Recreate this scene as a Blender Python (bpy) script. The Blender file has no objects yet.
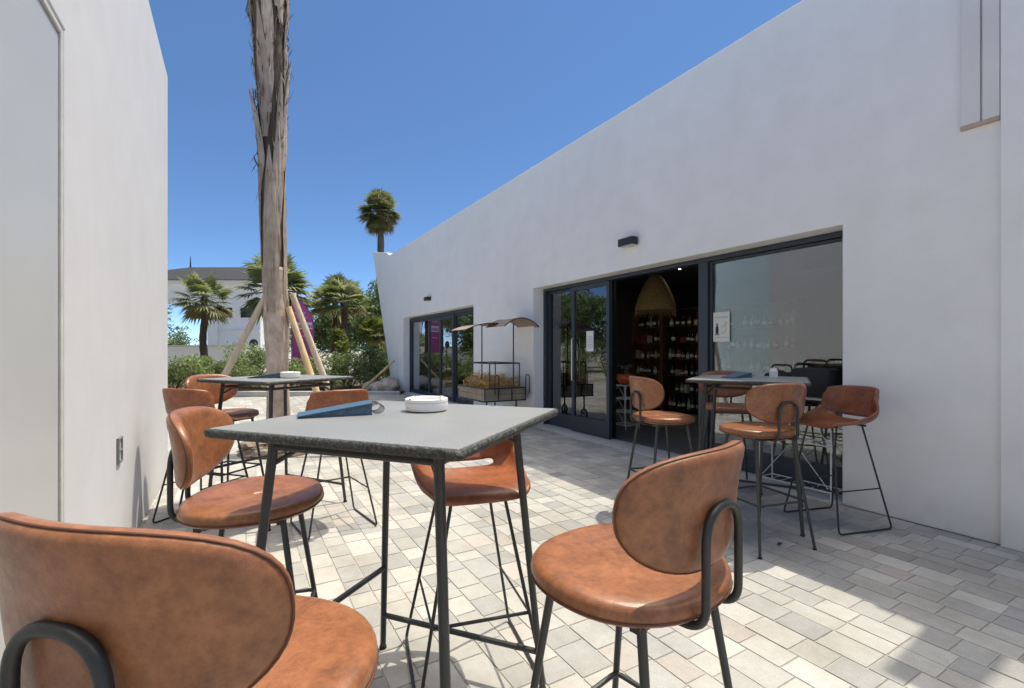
import bpy, bmesh, math, random
from mathutils import Vector, Matrix, Quaternion, noise
R = math.radians
random.seed(7)
scene = bpy.context.scene
col = scene.collection
CY, SY = math.cos(R(30.2)), math.sin(R(30.2))
CAMZ = 1.27

def W(xc, d, z=0.0):
    """plan position measured sideways / ahead of the viewpoint -> world"""
    return Vector((xc*CY + d*SY, -xc*SY + d*CY, z))
def yaw_of(dx, dy):
    """yaw for a thing whose front is +Y to face plan direction (dx sideways, dy ahead)"""
    w = W(dx, dy)
    return math.atan2(-w.x, w.y)

# ------------------------------------------------------------------ materials
class NT:
    def __init__(s, name):
        s.m = bpy.data.materials.new(name); s.m.use_nodes = True
        s.t = s.m.node_tree; s.n = s.t.nodes; s.l = s.t.links
        s.b = s.n['Principled BSDF']; s.out = s.n['Material Output']
    def add(s, kind, **kw):
        nd = s.n.new(kind)
        for k, v in kw.items():
            if k in nd.inputs.keys(): nd.inputs[k].default_value = v
            else: setattr(nd, k, v)
        return nd
    def link(s, a, b): s.l.new(a, b)
    def coord(s, kind='Object', scale=(1,1,1)):
        tc = s.add('ShaderNodeTexCoord'); mp = s.add('ShaderNodeMapping')
        mp.inputs['Scale'].default_value = scale
        s.link(tc.outputs[kind], mp.inputs['Vector']); return mp.outputs['Vector']
    def noise(s, vec, scale, detail=4, rough=.55):
        nz = s.add('ShaderNodeTexNoise'); nz.inputs['Scale'].default_value = scale
        nz.inputs['Detail'].default_value = detail; nz.inputs['Roughness'].default_value = rough
        s.link(vec, nz.inputs['Vector']); return nz.outputs['Fac']
    def ramp(s, fac, stops):
        r = s.add('ShaderNodeValToRGB'); e = r.color_ramp.elements
        while len(e) < len(stops): e.new(.5)
        for el, (p, c) in zip(e, stops):
            el.position = p; el.color = (*c, 1) if len(c) == 3 else c
        s.link(fac, r.inputs['Fac']); return r.outputs['Color']
    def bump(s, h, strength, dist=.01):
        b = s.add('ShaderNodeBump'); b.inputs['Strength'].default_value = strength
        b.inputs['Distance'].default_value = dist
        s.link(h, b.inputs['Height']); s.link(b.outputs['Normal'], s.b.inputs['Normal'])
    def mix(s, fac, a, b, mode='MIX'):
        m = s.add('ShaderNodeMix', data_type='RGBA', blend_type=mode)
        if isinstance(fac, (int, float)): m.inputs[0].default_value = fac
        else: s.link(fac, m.inputs[0])
        for sock, v in ((m.inputs[6], a), (m.inputs[7], b)):
            if isinstance(v, (tuple, list)): sock.default_value = (*v, 1)
            else: s.link(v, sock)
        return m.outputs[2]
    def base(s, c):
        if isinstance(c, (tuple, list)): s.b.inputs['Base Color'].default_value = (*c, 1)
        else: s.link(c, s.b.inputs['Base Color'])

def plain(name, c, rough=.5, metal=0, var=.12, scale=14, bump=0.0):
    t = NT(name); v = t.coord()
    f = t.noise(v, scale)
    t.base(t.ramp(f, [(.25, tuple(x*(1-var) for x in c)), (.75, tuple(min(1, x*(1+var)) for x in c))]))
    t.b.inputs['Roughness'].default_value = rough; t.b.inputs['Metallic'].default_value = metal
    if bump: t.bump(t.noise(v, scale*6), bump, .004)
    return t.m

M = {}
def mk_stucco(name, c):
    t = NT(name); v = t.coord()
    big = t.noise(v, .55, 5, .6); mid = t.noise(v, 3.5, 4)
    c1 = t.ramp(big, [(.3, tuple(x*.955 for x in c)), (.7, c)])
    c2 = t.ramp(mid, [(.35, (.96, .955, .95)), (.65, (1, 1, 1))])
    tint = t.mix(1.0, c1, c2, 'MULTIPLY')
    st = t.noise(t.coord('Object', (1, 1, .35)), 1.6, 7, .7)
    tint = t.mix(1.0, tint, t.ramp(st, [(.28, (.972, .970, .963)), (.6, (1, 1, 1))]), 'MULTIPLY')
    # splash dirt that clings to the foot of the wall
    sx = t.add('ShaderNodeSeparateXYZ'); t.link(v, sx.inputs[0])
    mr = t.add('ShaderNodeMapRange'); mr.inputs[1].default_value = 0; mr.inputs[2].default_value = .30
    mr.inputs[3].default_value = .75; mr.inputs[4].default_value = 0
    t.link(sx.outputs[2], mr.inputs[0])
    mm = t.add('ShaderNodeMath', operation='MULTIPLY'); t.link(mr.outputs[0], mm.inputs[0])
    t.link(t.noise(v, 6, 5), mm.inputs[1])
    t.base(t.mix(mm.outputs[0], tint, (.46, .42, .37)))
    t.b.inputs['Roughness'].default_value = .85
    nb = t.add('ShaderNodeMath', operation='ADD'); t.link(t.noise(v, 160, 3), nb.inputs[0]); t.link(t.noise(v, 9, 4), nb.inputs[1])
    t.bump(nb.outputs[0], .22, .006)
    return t.m
M['stucco'] = mk_stucco('white_stucco', (.90, .885, .868))
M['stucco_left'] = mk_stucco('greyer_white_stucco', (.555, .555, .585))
M['stucco_far'] = mk_stucco('white_stucco_far', (.74, .73, .72))

def mk_leather(name, c_light, c_mid, c_dark, rough=.36):
    t = NT(name); v = t.coord()
    oi = t.add('ShaderNodeObjectInfo')
    off = t.add('ShaderNodeVectorMath', operation='ADD'); t.link(v, off.inputs[0]); t.link(oi.outputs['Location'], off.inputs[1])
    v = off.outputs[0]
    a = t.noise(v, 11, 7, .7); b = t.noise(v, 44, 6, .75)
    ca = t.ramp(a, [(.3, c_dark), (.5, c_mid), (.72, c_light)])
    cb = t.ramp(b, [(.3, (.74, .72, .70)), (.6, (1, 1, 1))])
    t.base(t.mix(1, ca, cb, 'MULTIPLY'))
    rr = t.ramp(b, [(.2, (rough+.1,)*3), (.8, (rough-.06,)*3)])
    t.link(rr, t.b.inputs['Roughness'])
    vo = t.add('ShaderNodeTexVoronoi'); vo.inputs['Scale'].default_value = 420; t.link(v, vo.inputs['Vector'])
    ad = t.add('ShaderNodeMath', operation='MULTIPLY_ADD'); t.link(a, ad.inputs[0]); ad.inputs[1].default_value = 4; t.link(vo.outputs['Distance'], ad.inputs[2])
    wv = t.noise(v, 24, 8, .8); cr = t.ramp(wv, [(.44, (0, 0, 0)), (.5, (1, 1, 1)), (.56, (0, 0, 0))])
    ad2 = t.add('ShaderNodeMath', operation='MULTIPLY_ADD'); t.link(cr, ad2.inputs[0]); ad2.inputs[1].default_value = -.5; t.link(ad.outputs[0], ad2.inputs[2])
    t.bump(ad2.outputs[0], .12, .003)
    return t.m
M['leather'] = mk_leather('cognac_leather', (.345, .14, .062), (.26, .10, .045), (.165, .066, .033), .30)
M['leather_shell'] = mk_leather('brown_shell_leather', (.36, .12, .05), (.27, .085, .036), (.17, .055, .027), .34)
M['seam'] = plain('dark_seam', (.10, .035, .018), .6)
M['black_metal'] = plain('black_powder_coat', (.022, .023, .024), .42, 0, .2, 60, .1)
M['grey_metal'] = plain('charcoal_leg_paint', (.032, .034, .034), .42, 0, .2, 60, .1)
M['rubber'] = plain('rubber', (.02, .02, .02), .8)
M['frame'] = plain('anthracite_aluminium', (.032, .042, .058), .38, 0, .08, 8)
M['steel'] = plain('brushed_steel', (.6, .6, .6), .3, 1, .05)
M['white_wire'] = plain('white_wire', (.7, .7, .68), .4, 0, .04)
M['white_ceramic'] = plain('white_ceramic', (.78, .77, .75), .3, 0, .03)
M['blue_cover'] = plain('blue_book_cloth', (.035, .09, .15), .55, 0, .15, 40, .2)
M['paper'] = plain('paper', (.8, .79, .76), .8, 0, .04)
M['cream_paper'] = plain('cream_paper', (.72, .73, .64), .7, 0, .04)
M['ink'] = plain('ink', (.03, .03, .04), .7)
M['grey_ink'] = plain('grey_ink', (.35, .36, .38), .7)
M['dark_wood'] = plain('dark_wood', (.05, .028, .018), .5, 0, .3, 6)
M['brown_wood'] = plain('brown_wood', (.16, .075, .035), .5, 0, .3, 6)
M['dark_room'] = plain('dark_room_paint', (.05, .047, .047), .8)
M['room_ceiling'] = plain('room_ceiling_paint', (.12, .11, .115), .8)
M['black_goods'] = plain('black_nylon', (.008, .008, .009), .7)
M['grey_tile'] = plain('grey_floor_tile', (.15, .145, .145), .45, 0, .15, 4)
M['magenta'] = plain('magenta_fabric', (.50, .08, .27), .7, 0, .08, 5)
M['flag_white'] = plain('white_print', (.72, .68, .72), .7, 0, .05, 5)
M['soil'] = plain('soil', (.10, .07, .045), .95, 0, .4, 9, .6)
M['rock'] = plain('rock', (.26, .21, .17), .9, 0, .35, 5, .6)
M['stone_sill'] = plain('limestone_sill', (.50, .48, .45), .7, 0, .1, 7, .2)
M['joint'] = plain('joint_sand', (.34, .315, .285), .95, 0, .25, 20, .4)
M['window_dark'] = plain('dark_window_glass', (.012, .014, .018), .55)
M['canopy'] = plain('canopy_cloth', (.32, .235, .19), .8, 0, .15, 12)
M['crate_wood'] = plain('weathered_crate_wood', (.30, .25, .18), .75, 0, .3, 7, .3)
M['orange'] = plain('orange_glaze', (.5, .10, .03), .35)

def mk_panel():
    t = NT('satin_white_panel'); v = t.coord()
    t.base(t.ramp(t.noise(v, .9, 4), [(.3, (.42, .43, .44)), (.7, (.475, .48, .49))]))
    t.b.inputs['Roughness'].default_value = .32
    return t.m
M['panel'] = mk_panel()

def mk_glass():
    t = NT('shopfront_glass')
    t.n.remove(t.b)
    fr = t.add('ShaderNodeFresnel'); fr.inputs['IOR'].default_value = 1.5
    mul = t.add('ShaderNodeMath', operation='MULTIPLY'); mul.inputs[1].default_value = 3.0; mul.use_clamp = True
    t.link(fr.outputs[0], mul.inputs[0])
    tr = t.add('ShaderNodeBsdfTransparent'); tr.inputs['Color'].default_value = (.80, .84, .84, 1)
    gl = t.add('ShaderNodeBsdfGlossy'); gl.inputs['Roughness'].default_value = .0; gl.inputs['Color'].default_value = (.95, .97, 1, 1)
    vv = t.coord(); bp = t.add('ShaderNodeBump'); bp.inputs['Strength'].default_value = .02; bp.inputs['Distance'].default_value = .02
    t.link(t.noise(vv, 1.1, 1), bp.inputs['Height']); t.link(bp.outputs[0], gl.inputs['Normal'])
    mx = t.add('ShaderNodeMixShader')
    t.link(mul.outputs[0], mx.inputs[0]); t.link(tr.outputs[0], mx.inputs[1]); t.link(gl.outputs[0], mx.inputs[2])
    t.link(mx.outputs[0], t.out.inputs['Surface'])
    return t.m
M['glass'] = mk_glass()

def mk_stone_top():
    t = NT('grey_stone_top'); v = t.coord()
    sp = t.noise(v, 260, 2, .5); big = t.noise(v, 5, 5)
    c = t.ramp(sp, [(.3, (.15, .152, .155)), (.5, (.235, .237, .242)), (.72, (.32, .32, .322))])
    c2 = t.ramp(big, [(.3, (.86, .86, .86)), (.7, (1, 1, 1))])
    t.base(t.mix(1, c, c2, 'MULTIPLY')); t.b.inputs['Roughness'].default_value = .38
    return t.m
M['stone_top'] = mk_stone_top()
def mk_stone_edge():
    t = NT('rough_stone_edge'); v = t.coord()
    sp = t.noise(v, 120, 5, .7)
    t.base(t.ramp(sp, [(.38, (.016, .018, .017)), (.58, (.055, .06, .056)), (.78, (.22, .22, .21))]))
    t.b.inputs['Roughness'].default_value = .6
    t.bump(t.noise(v, 70, 4), .8, .012)
    return t.m
M['stone_edge'] = mk_stone_edge()

def mk_attr(name, rough=.8, noise_amt=.18, nscale=30, bump=.25, transl=0.0, spec=.5, stains=False):
    """colour comes from a per-piece attribute (each paver / leaf has its own shade)"""
    t = NT(name); v = t.coord()
    a = t.add('ShaderNodeAttribute'); a.attribute_name = 'tint'
    n = t.noise(v, nscale, 5, .65)
    g = t.ramp(n, [(.25, (1-noise_amt,)*3), (.75, (1, 1, 1))])
    cc = t.mix(1, a.outputs['Color'], g, 'MULTIPLY')
    if stains:
        cc = t.mix(1, cc, t.ramp(t.noise(v, 190, 3, .7), [(.3, (.80, .80, .80)), (.6, (1, 1, 1))]), 'MULTIPLY')
        cc = t.mix(1, cc, t.ramp(t.noise(v, 1.3, 7, .68), [(.36, (.80, .785, .76)), (.56, (1, 1, 1))]), 'MULTIPLY')
    t.base(cc)
    t.b.inputs['Roughness'].default_value = rough
    t.b.inputs['Specular IOR Level'].default_value = spec
    if bump: t.bump(t.noise(v, nscale*4, 4), bump, .004)
    if transl:
        tl = t.add('ShaderNodeBsdfTranslucent'); t.link(a.outputs['Color'], tl.inputs['Color'])
        mx = t.add('ShaderNodeMixShader'); mx.inputs[0].default_value = transl
        t.link(t.b.outputs[0], mx.inputs[1]); t.link(tl.outputs[0], mx.inputs[2]); t.link(mx.outputs[0], t.out.inputs['Surface'])
    return t.m
M['paver'] = mk_attr('concrete_paver', .85, .16, 16, .35, 0, .3, stains=True)
M['leaf'] = mk_attr('leaf', .5, .1, 3, 0, .45)
M['straw'] = mk_attr('straw', .8, .2, 30, 0, .15)
def mk_sheath():
    t = NT('palm_sheath'); a = t.add('ShaderNodeAttribute'); a.attribute_name = 'tint'
    v = t.coord('Object', (9, 9, .8)); n = t.noise(v, 2.6, 8, .75); n2 = t.noise(t.coord('Object', (1, 1, 1)), 5, 5)
    cr = t.ramp(n, [(.34, (.22, .17, .13)), (.44, (.80, .77, .74)), (.7, (1, 1, 1))])
    c = t.mix(1, a.outputs['Color'], cr, 'MULTIPLY')
    t.base(t.mix(1, c, t.ramp(n2, [(.3, (.72, .66, .60)), (.6, (1, 1, 1))]), 'MULTIPLY'))
    t.b.inputs['Roughness'].default_value = .85; t.bump(n, .9, .02)
    return t.m
M['bark_piece'] = mk_sheath()

def mk_bark(name, c0, c1, sc=(7, 7, 1.2), s=1.6):
    t = NT(name); v = t.coord('Object', sc)
    n = t.noise(v, s, 7, .7)
    t.base(t.ramp(n, [(.28, c0), (.72, c1)])); t.b.inputs['Roughness'].default_value = .9
    t.bump(n, .7, .03)
    return t.m
M['palm_core'] = mk_bark('palm_trunk_base', (.27, .16, .12), (.62, .54, .47), (4, 4, 2.6), 1.6)
M['palm_fibre'] = mk_bark('palm_trunk_fibre', (.025, .017, .013), (.13, .095, .07), (12, 12, 1.6))
M['palm_trunk_dark'] = mk_bark('dark_palm_trunk', (.035, .022, .015), (.14, .10, .07), (4, 4, 9), 3)
M['bark'] = mk_bark('tree_bark', (.06, .045, .03), (.17, .13, .10))
M['pine'] = mk_bark('pine_pole', (.50, .34, .17), (.70, .53, .32), (10, 10, 1), 2)
M['pale_pine'] = mk_bark('pale_pine_pole', (.50, .41, .31), (.68, .57, .44), (10, 10, 1), 2)
def mk_roof():
    t = NT('grey_roof_tiles'); v = t.coord()
    w = t.add('ShaderNodeTexWave'); w.wave_type = 'BANDS'; w.bands_direction = 'X'; w.inputs['Scale'].default_value = .62
    t.link(v, w.inputs['Vector'])
    c = t.ramp(w.outputs['Fac'], [(.25, (.006, .006, .008)), (.75, (.036, .035, .040))])
    t.base(t.mix(.2, c, t.ramp(t.noise(v, 2, 4), [(.3, (.014, .014, .017)), (.7, (.036, .034, .035))])))
    t.b.inputs['Roughness'].default_value = .7; t.bump(w.outputs['Fac'], .6, .08)
    return t.m
M['roof'] = mk_roof()
def mk_wicker():
    t = NT('wicker'); v = t.coord()
    n = t.noise(v, 30, 3); w = t.add('ShaderNodeTexWave'); w.wave_type = 'BANDS'; w.bands_direction = 'Z'
    w.inputs['Scale'].default_value = 14; w.inputs['Distortion'].default_value = 3; t.link(v, w.inputs['Vector'])
    t.base(t.mix(.5, t.ramp(n, [(.3, (.20, .12, .05)), (.7, (.42, .28, .12))]), t.ramp(w.outputs['Fac'], [(.2, (.2, .11, .04)), (.8, (.55, .38, .17))])))
    t.b.inputs['Roughness'].default_value = .8; t.bump(w.outputs['Fac'], .5, .01)
    return t.m
M['wicker'] = mk_wicker()
def mk_emit(name, c, s):
    t = NT(name); t.b.inputs['Emission Color'].default_value = (*c, 1); t.b.inputs['Emission Strength'].default_value = s
    return t.m
M['lamp_glow'] = mk_emit('lit_downlight', (1, .93, .82), 28)
def mk_ground():
    t = NT('pale_ground'); v = t.coord()
    n = t.noise(v, .35, 6, .6); n2 = t.noise(v, 14, 5)
    t.base(t.mix(.5, t.ramp(n, [(.3, (.30, .27, .23)), (.7, (.40, .37, .33))]), t.ramp(n2, [(.3, (.24, .22, .19)), (.7, (.42, .39, .35))])))
    t.b.inputs['Roughness'].default_value = .95; t.bump(n2, .4, .02)
    return t.m
M['ground'] = mk_ground()
BOT = [plain('bottle_glass_green', (.012, .03, .015), .12), plain('bottle_glass_black', (.01, .009, .01), .12),
       plain('bottle_glass_pale', (.38, .36, .28), .15), plain('bottle_glass_amber', (.16, .055, .015), .12)]
M['label_white'] = plain('bottle_label', (.62, .6, .54), .7)

# ------------------------------------------------------------------ mesh kit
class MB:
    def __init__(s): s.v = []; s.f = []; s.c = []; s.cur = None
    def add(s, vs, fs, tint=None):
        o = len(s.v); s.v += [tuple(p) for p in vs]; s.f += [tuple(i+o for i in q) for q in fs]
        s.c += [tint]*len(fs); return s
    def box(s, lo, hi, tint=None, mat=None):
        (a, b, c), (d, e, f) = lo, hi
        vs = [(a,b,c),(d,b,c),(d,e,c),(a,e,c),(a,b,f),(d,b,f),(d,e,f),(a,e,f)]
        if mat is not None: vs = [mat @ Vector(p) for p in vs]
        return s.add(vs, [(3,2,1,0),(4,5,6,7),(0,1,5,4),(1,2,6,5),(2,3,7,6),(3,0,4,7)], tint)
    def prism(s, poly, axis, a, b, tint=None):
        """polygon in the two remaining axes, extruded along axis from a to b"""
        def P(p, t):
            if axis == 'x': return (t, p[0], p[1])
            if axis == 'y': return (p[0], t, p[1])
            return (p[0], p[1], t)
        n = len(poly); vs = [P(p, a) for p in poly] + [P(p, b) for p in poly]
        fs = [tuple(range(n-1, -1, -1)), tuple(range(n, 2*n))]
        fs += [(i, (i+1) % n, (i+1) % n+n, i+n) for i in range(n)]
        return s.add(vs, fs, tint)
    def tube(s, pts, r, seg=10, closed=False, cap=True, tint=None, flat=1.0):
        pts = [Vector(p) for p in pts]; n = len(pts)
        rs = r if isinstance(r, (list, tuple)) else [r]*n
        tang = []
        for i in range(n):
            a = pts[(i-1) % n] if (closed or i > 0) else pts[i]
            b = pts[(i+1) % n] if (closed or i < n-1) else pts[i]
            tang.append((b-a).normalized())
        up = Vector((0, 0, 1)) if abs(tang[0].z) < .9 else Vector((1, 0, 0))
        nrm = tang[0].cross(up).normalized(); vs = []
        for i in range(n):
            if i: nrm = (tang[i-1].rotation_difference(tang[i]) @ nrm).normalized()
            bi = tang[i].cross(nrm).normalized()
            for k in range(seg):
                t = 2*math.pi*k/seg
                vs.append(pts[i] + (nrm*math.cos(t) + bi*math.sin(t)*flat)*rs[i])
        fs = []
        for i in range(n if closed else n-1):
            j = (i+1) % n
            for k in range(seg):
                fs.append((i*seg+k, i*seg+(k+1) % seg, j*seg+(k+1) % seg, j*seg+k))
        if cap and not closed:
            fs += [tuple(range(seg-1, -1, -1)), tuple((n-1)*seg+k for k in range(seg))]
        return s.add(vs, fs, tint)
    def lathe(s, prof, seg=24, c=(0, 0, 0), tint=None):
        vs = []; n = len(prof)
        for (r, z) in prof:
            for k in range(seg):
                t = 2*math.pi*k/seg; vs.append((c[0]+r*math.cos(t), c[1]+r*math.sin(t), c[2]+z))
        fs = [(i*seg+k, i*seg+(k+1) % seg, (i+1)*seg+(k+1) % seg, (i+1)*seg+k) for i in range(n-1) for k in range(seg)]
        if prof[0][0] > 1e-6: fs.append(tuple(range(seg-1, -1, -1)))
        if prof[-1][0] > 1e-6: fs.append(tuple((n-1)*seg+k for k in range(seg)))
        return s.add(vs, fs, tint)
    def grid(s, fn, nu, nv, closed_u=False, tint=None, skip=None):
        vs = [fn(i/nu if closed_u else i/(nu), j/nv) for j in range(nv+1) for i in range(nu + (0 if closed_u else 1))]
        m = nu if closed_u else nu+1; fs = []
        for j in range(nv):
            for i in range(nu):
                if skip and skip(i, j): continue
                fs.append((j*m+i, j*m+(i+1) % m, (j+1)*m+(i+1) % m, (j+1)*m+i))
        return s.add(vs, fs, tint)
    def build(s, name, mat, parent=None, smooth=None, bevel=0, fixn=True, subsurf=0, solid=0):
        me = bpy.data.meshes.new(name); me.from_pydata(s.v, [], s.f)
        if any(t is not None for t in s.c):
            at = me.color_attributes.new('tint', 'FLOAT_COLOR', 'CORNER'); d = []
            for p, t in zip(me.polygons, s.c):
                t = t or (.3, .3, .3); d += [t[0], t[1], t[2], 1.0]*p.loop_total
            at.data.foreach_set('color', d)
        me.materials.append(M[mat] if isinstance(mat, str) else mat)
        if fixn:
            bm = bmesh.new(); bm.from_mesh(me)
            bmesh.ops.remove_doubles(bm, verts=bm.verts, dist=1e-6)
            bmesh.ops.recalc_face_normals(bm, faces=bm.faces); bm.to_mesh(me); bm.free()
        o = bpy.data.objects.new(name, me); col.objects.link(o)
        if bevel or subsurf or solid:
            if solid:
                k = o.modifiers.new('s', 'SOLIDIFY'); k.thickness = solid; k.offset = 0
            if subsurf:
                k = o.modifiers.new('u', 'SUBSURF'); k.levels = subsurf; k.render_levels = subsurf
            if bevel:
                k = o.modifiers.new('b', 'BEVEL'); k.width = bevel; k.segments = 2; k.limit_method = 'ANGLE'; k.angle_limit = R(40)
            dg = bpy.context.evaluated_depsgraph_get()
            nm = bpy.data.meshes.new_from_object(o.evaluated_get(dg)); o.modifiers.clear(); o.data = nm; nm.name = name
        if smooth:
            o.data.polygons.foreach_set('use_smooth', [True]*len(o.data.polygons))
            if smooth != True: o.data.set_sharp_from_angle(angle=R(smooth))
        if parent: o.parent = parent
        return o

def fillet(pts, rad, n=6, closed=False):
    pts = [Vector(p) for p in pts]; out = []; N = len(pts)
    for i in range(N):
        if not closed and i in (0, N-1): out.append(pts[i]); continue
        a, p, b = pts[(i-1) % N], pts[i], pts[(i+1) % N]
        r = rad[i] if isinstance(rad, (list, tuple)) else rad
        d1 = (a-p); d2 = (b-p); r1 = min(r, d1.length*.49, d2.length*.49)
        A = p + d1.normalized()*r1; B = p + d2.normalized()*r1
        for k in range(n+1):
            t = k/n; out.append(A*(1-t)**2 + p*2*t*(1-t) + B*t*t)
    return out

def tag(o, label, cat, group=None, kind=None):
    if label: o['label'] = label
    if cat: o['category'] = cat
    if group: o['group'] = group
    if kind: o['kind'] = kind
    return o
def thing(name, label, cat, loc=(0, 0, 0), rz=0, group=None):
    o = bpy.data.objects.new(name, None); o.empty_display_size = .2; col.objects.link(o)
    o.location = loc; o.rotation_euler = (0, 0, rz); return tag(o, label, cat, group)
def dup(root, loc, rz, label, group=None):
    def cp(o, par):
        c = o.copy(); col.objects.link(c); c.parent = par
        for ch in o.children: cp(ch, c)
        return c
    r = cp(root, None); r.location = loc; r.rotation_euler = (0, 0, rz); r['label'] = label
    if group: r['group'] = group
    return r
def struct(o): o['kind'] = 'structure'; return o

def wall_grid(axis, t0, t1, us, zs, holes):
    """wall slab with real openings; us along the wall, holes = (u0,u1,z0,z1)"""
    mb = MB()
    def P(t, u, z): return (t, u, z) if axis == 'x' else (u, t, z)
    def solid(i, j):
        if i < 0 or j < 0 or i >= len(us)-1 or j >= len(zs)-1: return False
        cu, cz = (us[i]+us[i+1])/2, (zs[j]+zs[j+1])/2
        return not any(a < cu < b and c < cz < d for a, b, c, d in holes)
    for i in range(len(us)-1):
        for j in range(len(zs)-1):
            if not solid(i, j): continue
            a, b, c, d = us[i], us[i+1], zs[j], zs[j+1]
            for t in (t0, t1): mb.add([P(t,a,c),P(t,b,c),P(t,b,d),P(t,a,d)], [(0,1,2,3)])
            if not solid(i-1, j): mb.add([P(t0,a,c),P(t1,a,c),P(t1,a,d),P(t0,a,d)], [(0,1,2,3)])
            if not solid(i+1, j): mb.add([P(t0,b,c),P(t1,b,c),P(t1,b,d),P(t0,b,d)], [(0,1,2,3)])
            if not solid(i, j-1): mb.add([P(t0,a,c),P(t1,a,c),P(t1,b,c),P(t0,b,c)], [(0,1,2,3)])
            if not solid(i, j+1): mb.add([P(t0,a,d),P(t1,a,d),P(t1,b,d),P(t0,b,d)], [(0,1,2,3)])
    return mb

# ------------------------------------------------------------------ ground and paving
def build_ground():
    mb = MB(); mb.add([(-400,-300,-.045),(400,-300,-.045),(400,700,-.045),(-400,700,-.045)], [(0,1,2,3)])
    struct(mb.build('ground', 'ground', fixn=False))
    mb = MB(); mb.box((-9, -5, -.044), (4.299, 14.2, -.004)); struct(mb.build('paving_joints', 'joint'))
    pal = [((.47,.45,.42), 6), ((.50,.48,.45), 5), ((.44,.424,.40), 5), ((.405,.395,.38), 4), ((.37,.362,.357), 3), ((.475,.43,.40), 2), ((.52,.50,.47), 2)]
    bag = [c for c, w in pal for _ in range(w)]
    mb = MB(); x = 4.2985; widths = [.14, .16, .12, .14, .16, .12]
    k = 0
    while x > -8.9:
        w = random.choice(widths); y = (-4.9 if x > -.6 else 5.6) - random.random()*.3
        while y < 14.1:
            L = random.choice([.12, .14, .16, .18, .20, .20, .24])
            g = .0012 + random.random()*.0014; ch = .0025
            x0, x1, y0, y1 = x-w+g, x-g, y+g, y+L-g
            dz = random.uniform(-.0012, .0012); tl = random.uniform(-.0007, .0007)
            b = random.choice(bag); j = random.uniform(.88, 1.08)
            tn = (b[0]*j, b[1]*j, b[2]*j)
            z = dz
            vs = [(x0,y0,z-.006),(x1,y0,z-.006),(x1,y1,z-.006),(x0,y1,z-.006),
                  (x0+ch,y0+ch,z+tl),(x1-ch,y0+ch,z-tl),(x1-ch,y1-ch,z-tl),(x0+ch,y1-ch,z+tl)]
            mb.add(vs, [(4,5,6,7),(0,1,5,4),(1,2,6,5),(2,3,7,6),(3,0,4,7)], tn)
            y += L
        x -= w
    struct(mb.build('paving', 'paver', fixn=False))
    # planting bed behind the square, with a concrete kerb
    A, B, C, D = W(-14.5, 13.3), W(-3.2, 13.6), W(-3.0, 24), W(-15, 24)
    mb = MB(); mb.add([(p.x, p.y, .055) for p in (A, B, C, D)], [(0,1,2,3)]); struct(mb.build('planting_bed', 'soil', fixn=False))
    d = (B-A).normalized(); nn = Vector((-d.y, d.x, 0))
    mb = MB(); q = [A - nn*.15, B - nn*.15, B, A]
    mb.prism([(p.x, p.y) for p in q], 'z', -.04, .10); struct(mb.build('kerb', 'stone_sill', bevel=.01))
    # tree pit of the propped palm
    P = W(-2.925, 5.95)
    mb = MB(); mb.lathe([(.46, -.02), (.46, .006), (.3, .03), (.0, .05)], 28, (P.x, P.y, 0)); struct(mb.build('tree_pit_soil', 'soil'))
build_ground()

# ------------------------------------------------------------------ white building on the left
def left_building():
    t = thing('white_building', 'windowless white rendered building on the left with a large satin panel', 'building', (-.6, 5.92, 0))
    off = lambda o: setattr(o, 'location', (.6, -5.92, 0)) or o
    H = 4.05
    mb = wall_grid('x', -.9, -.6, [-6, -1.2, 2.57, 5.92], [0, 2.56, H], [(-1.2, 2.57, 0, 2.56)])
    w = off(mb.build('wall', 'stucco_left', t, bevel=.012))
    mb = MB(); mb.box((-9, 5.62, 0), (-.902, 5.92, H)); mb.box((-9, -6, 3.7), (-.902, 5.618, 3.9)); mb.box((-9, -6, 0), (-8.7, 5.618, 3.698)); mb.box((-8.69, -6, 0), (-.902, -5.7, 3.698))
    off(mb.build('rear_walls', 'stucco', t))
    mb = MB(); mb.box((-.70, -1.2, 0), (-.612, 2.538, 2.528)); p = off(mb.build('door_panel', 'panel', t, bevel=.004))
    mb = MB(); mb.box((-.72, 2.545, 0), (-.603, 2.568, 2.558)); mb.box((-.72, -1.198, 2.535), (-.603, 2.543, 2.558))
    off(mb.build('panel_frame', plain('cream_frame', (.55, .535, .50), .5), t, bevel=.004))
    mb = MB(); mb.box((-.70, 2.5385, 0), (-.616, 2.5445, 2.528)); off(mb.build('panel_seal', 'rubber', t))
    # recessed outlet box
    s = thing('wall_socket', 'small grey framed power socket low on the left white wall', 'socket', (-.6, 3.58, .68))
    mb = MB()
    mb.box((0, -.055, -.075), (.014, -.042, .075)); mb.box((0, .042, -.075), (.014, .055, .075)); mb.box((0, -.041, .062), (.014, .041, .075)); mb.box((0, -.041, -.075), (.014, .041, -.062)); mb.box((0, -.041, -.006), (.014, .041, .006))
    mb.build('socket_frame', plain('grey_plastic', (.16, .165, .16), .5), s)
    mb = MB(); mb.box((0.001, -.0405, -.061), (.006, .0405, -.0065)); mb.box((0.001, -.0405, .0065), (.006, .0405, .061)); mb.build('socket_plate', plain('pale_plastic', (.42, .42, .40), .5), s)
left_building()

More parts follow.
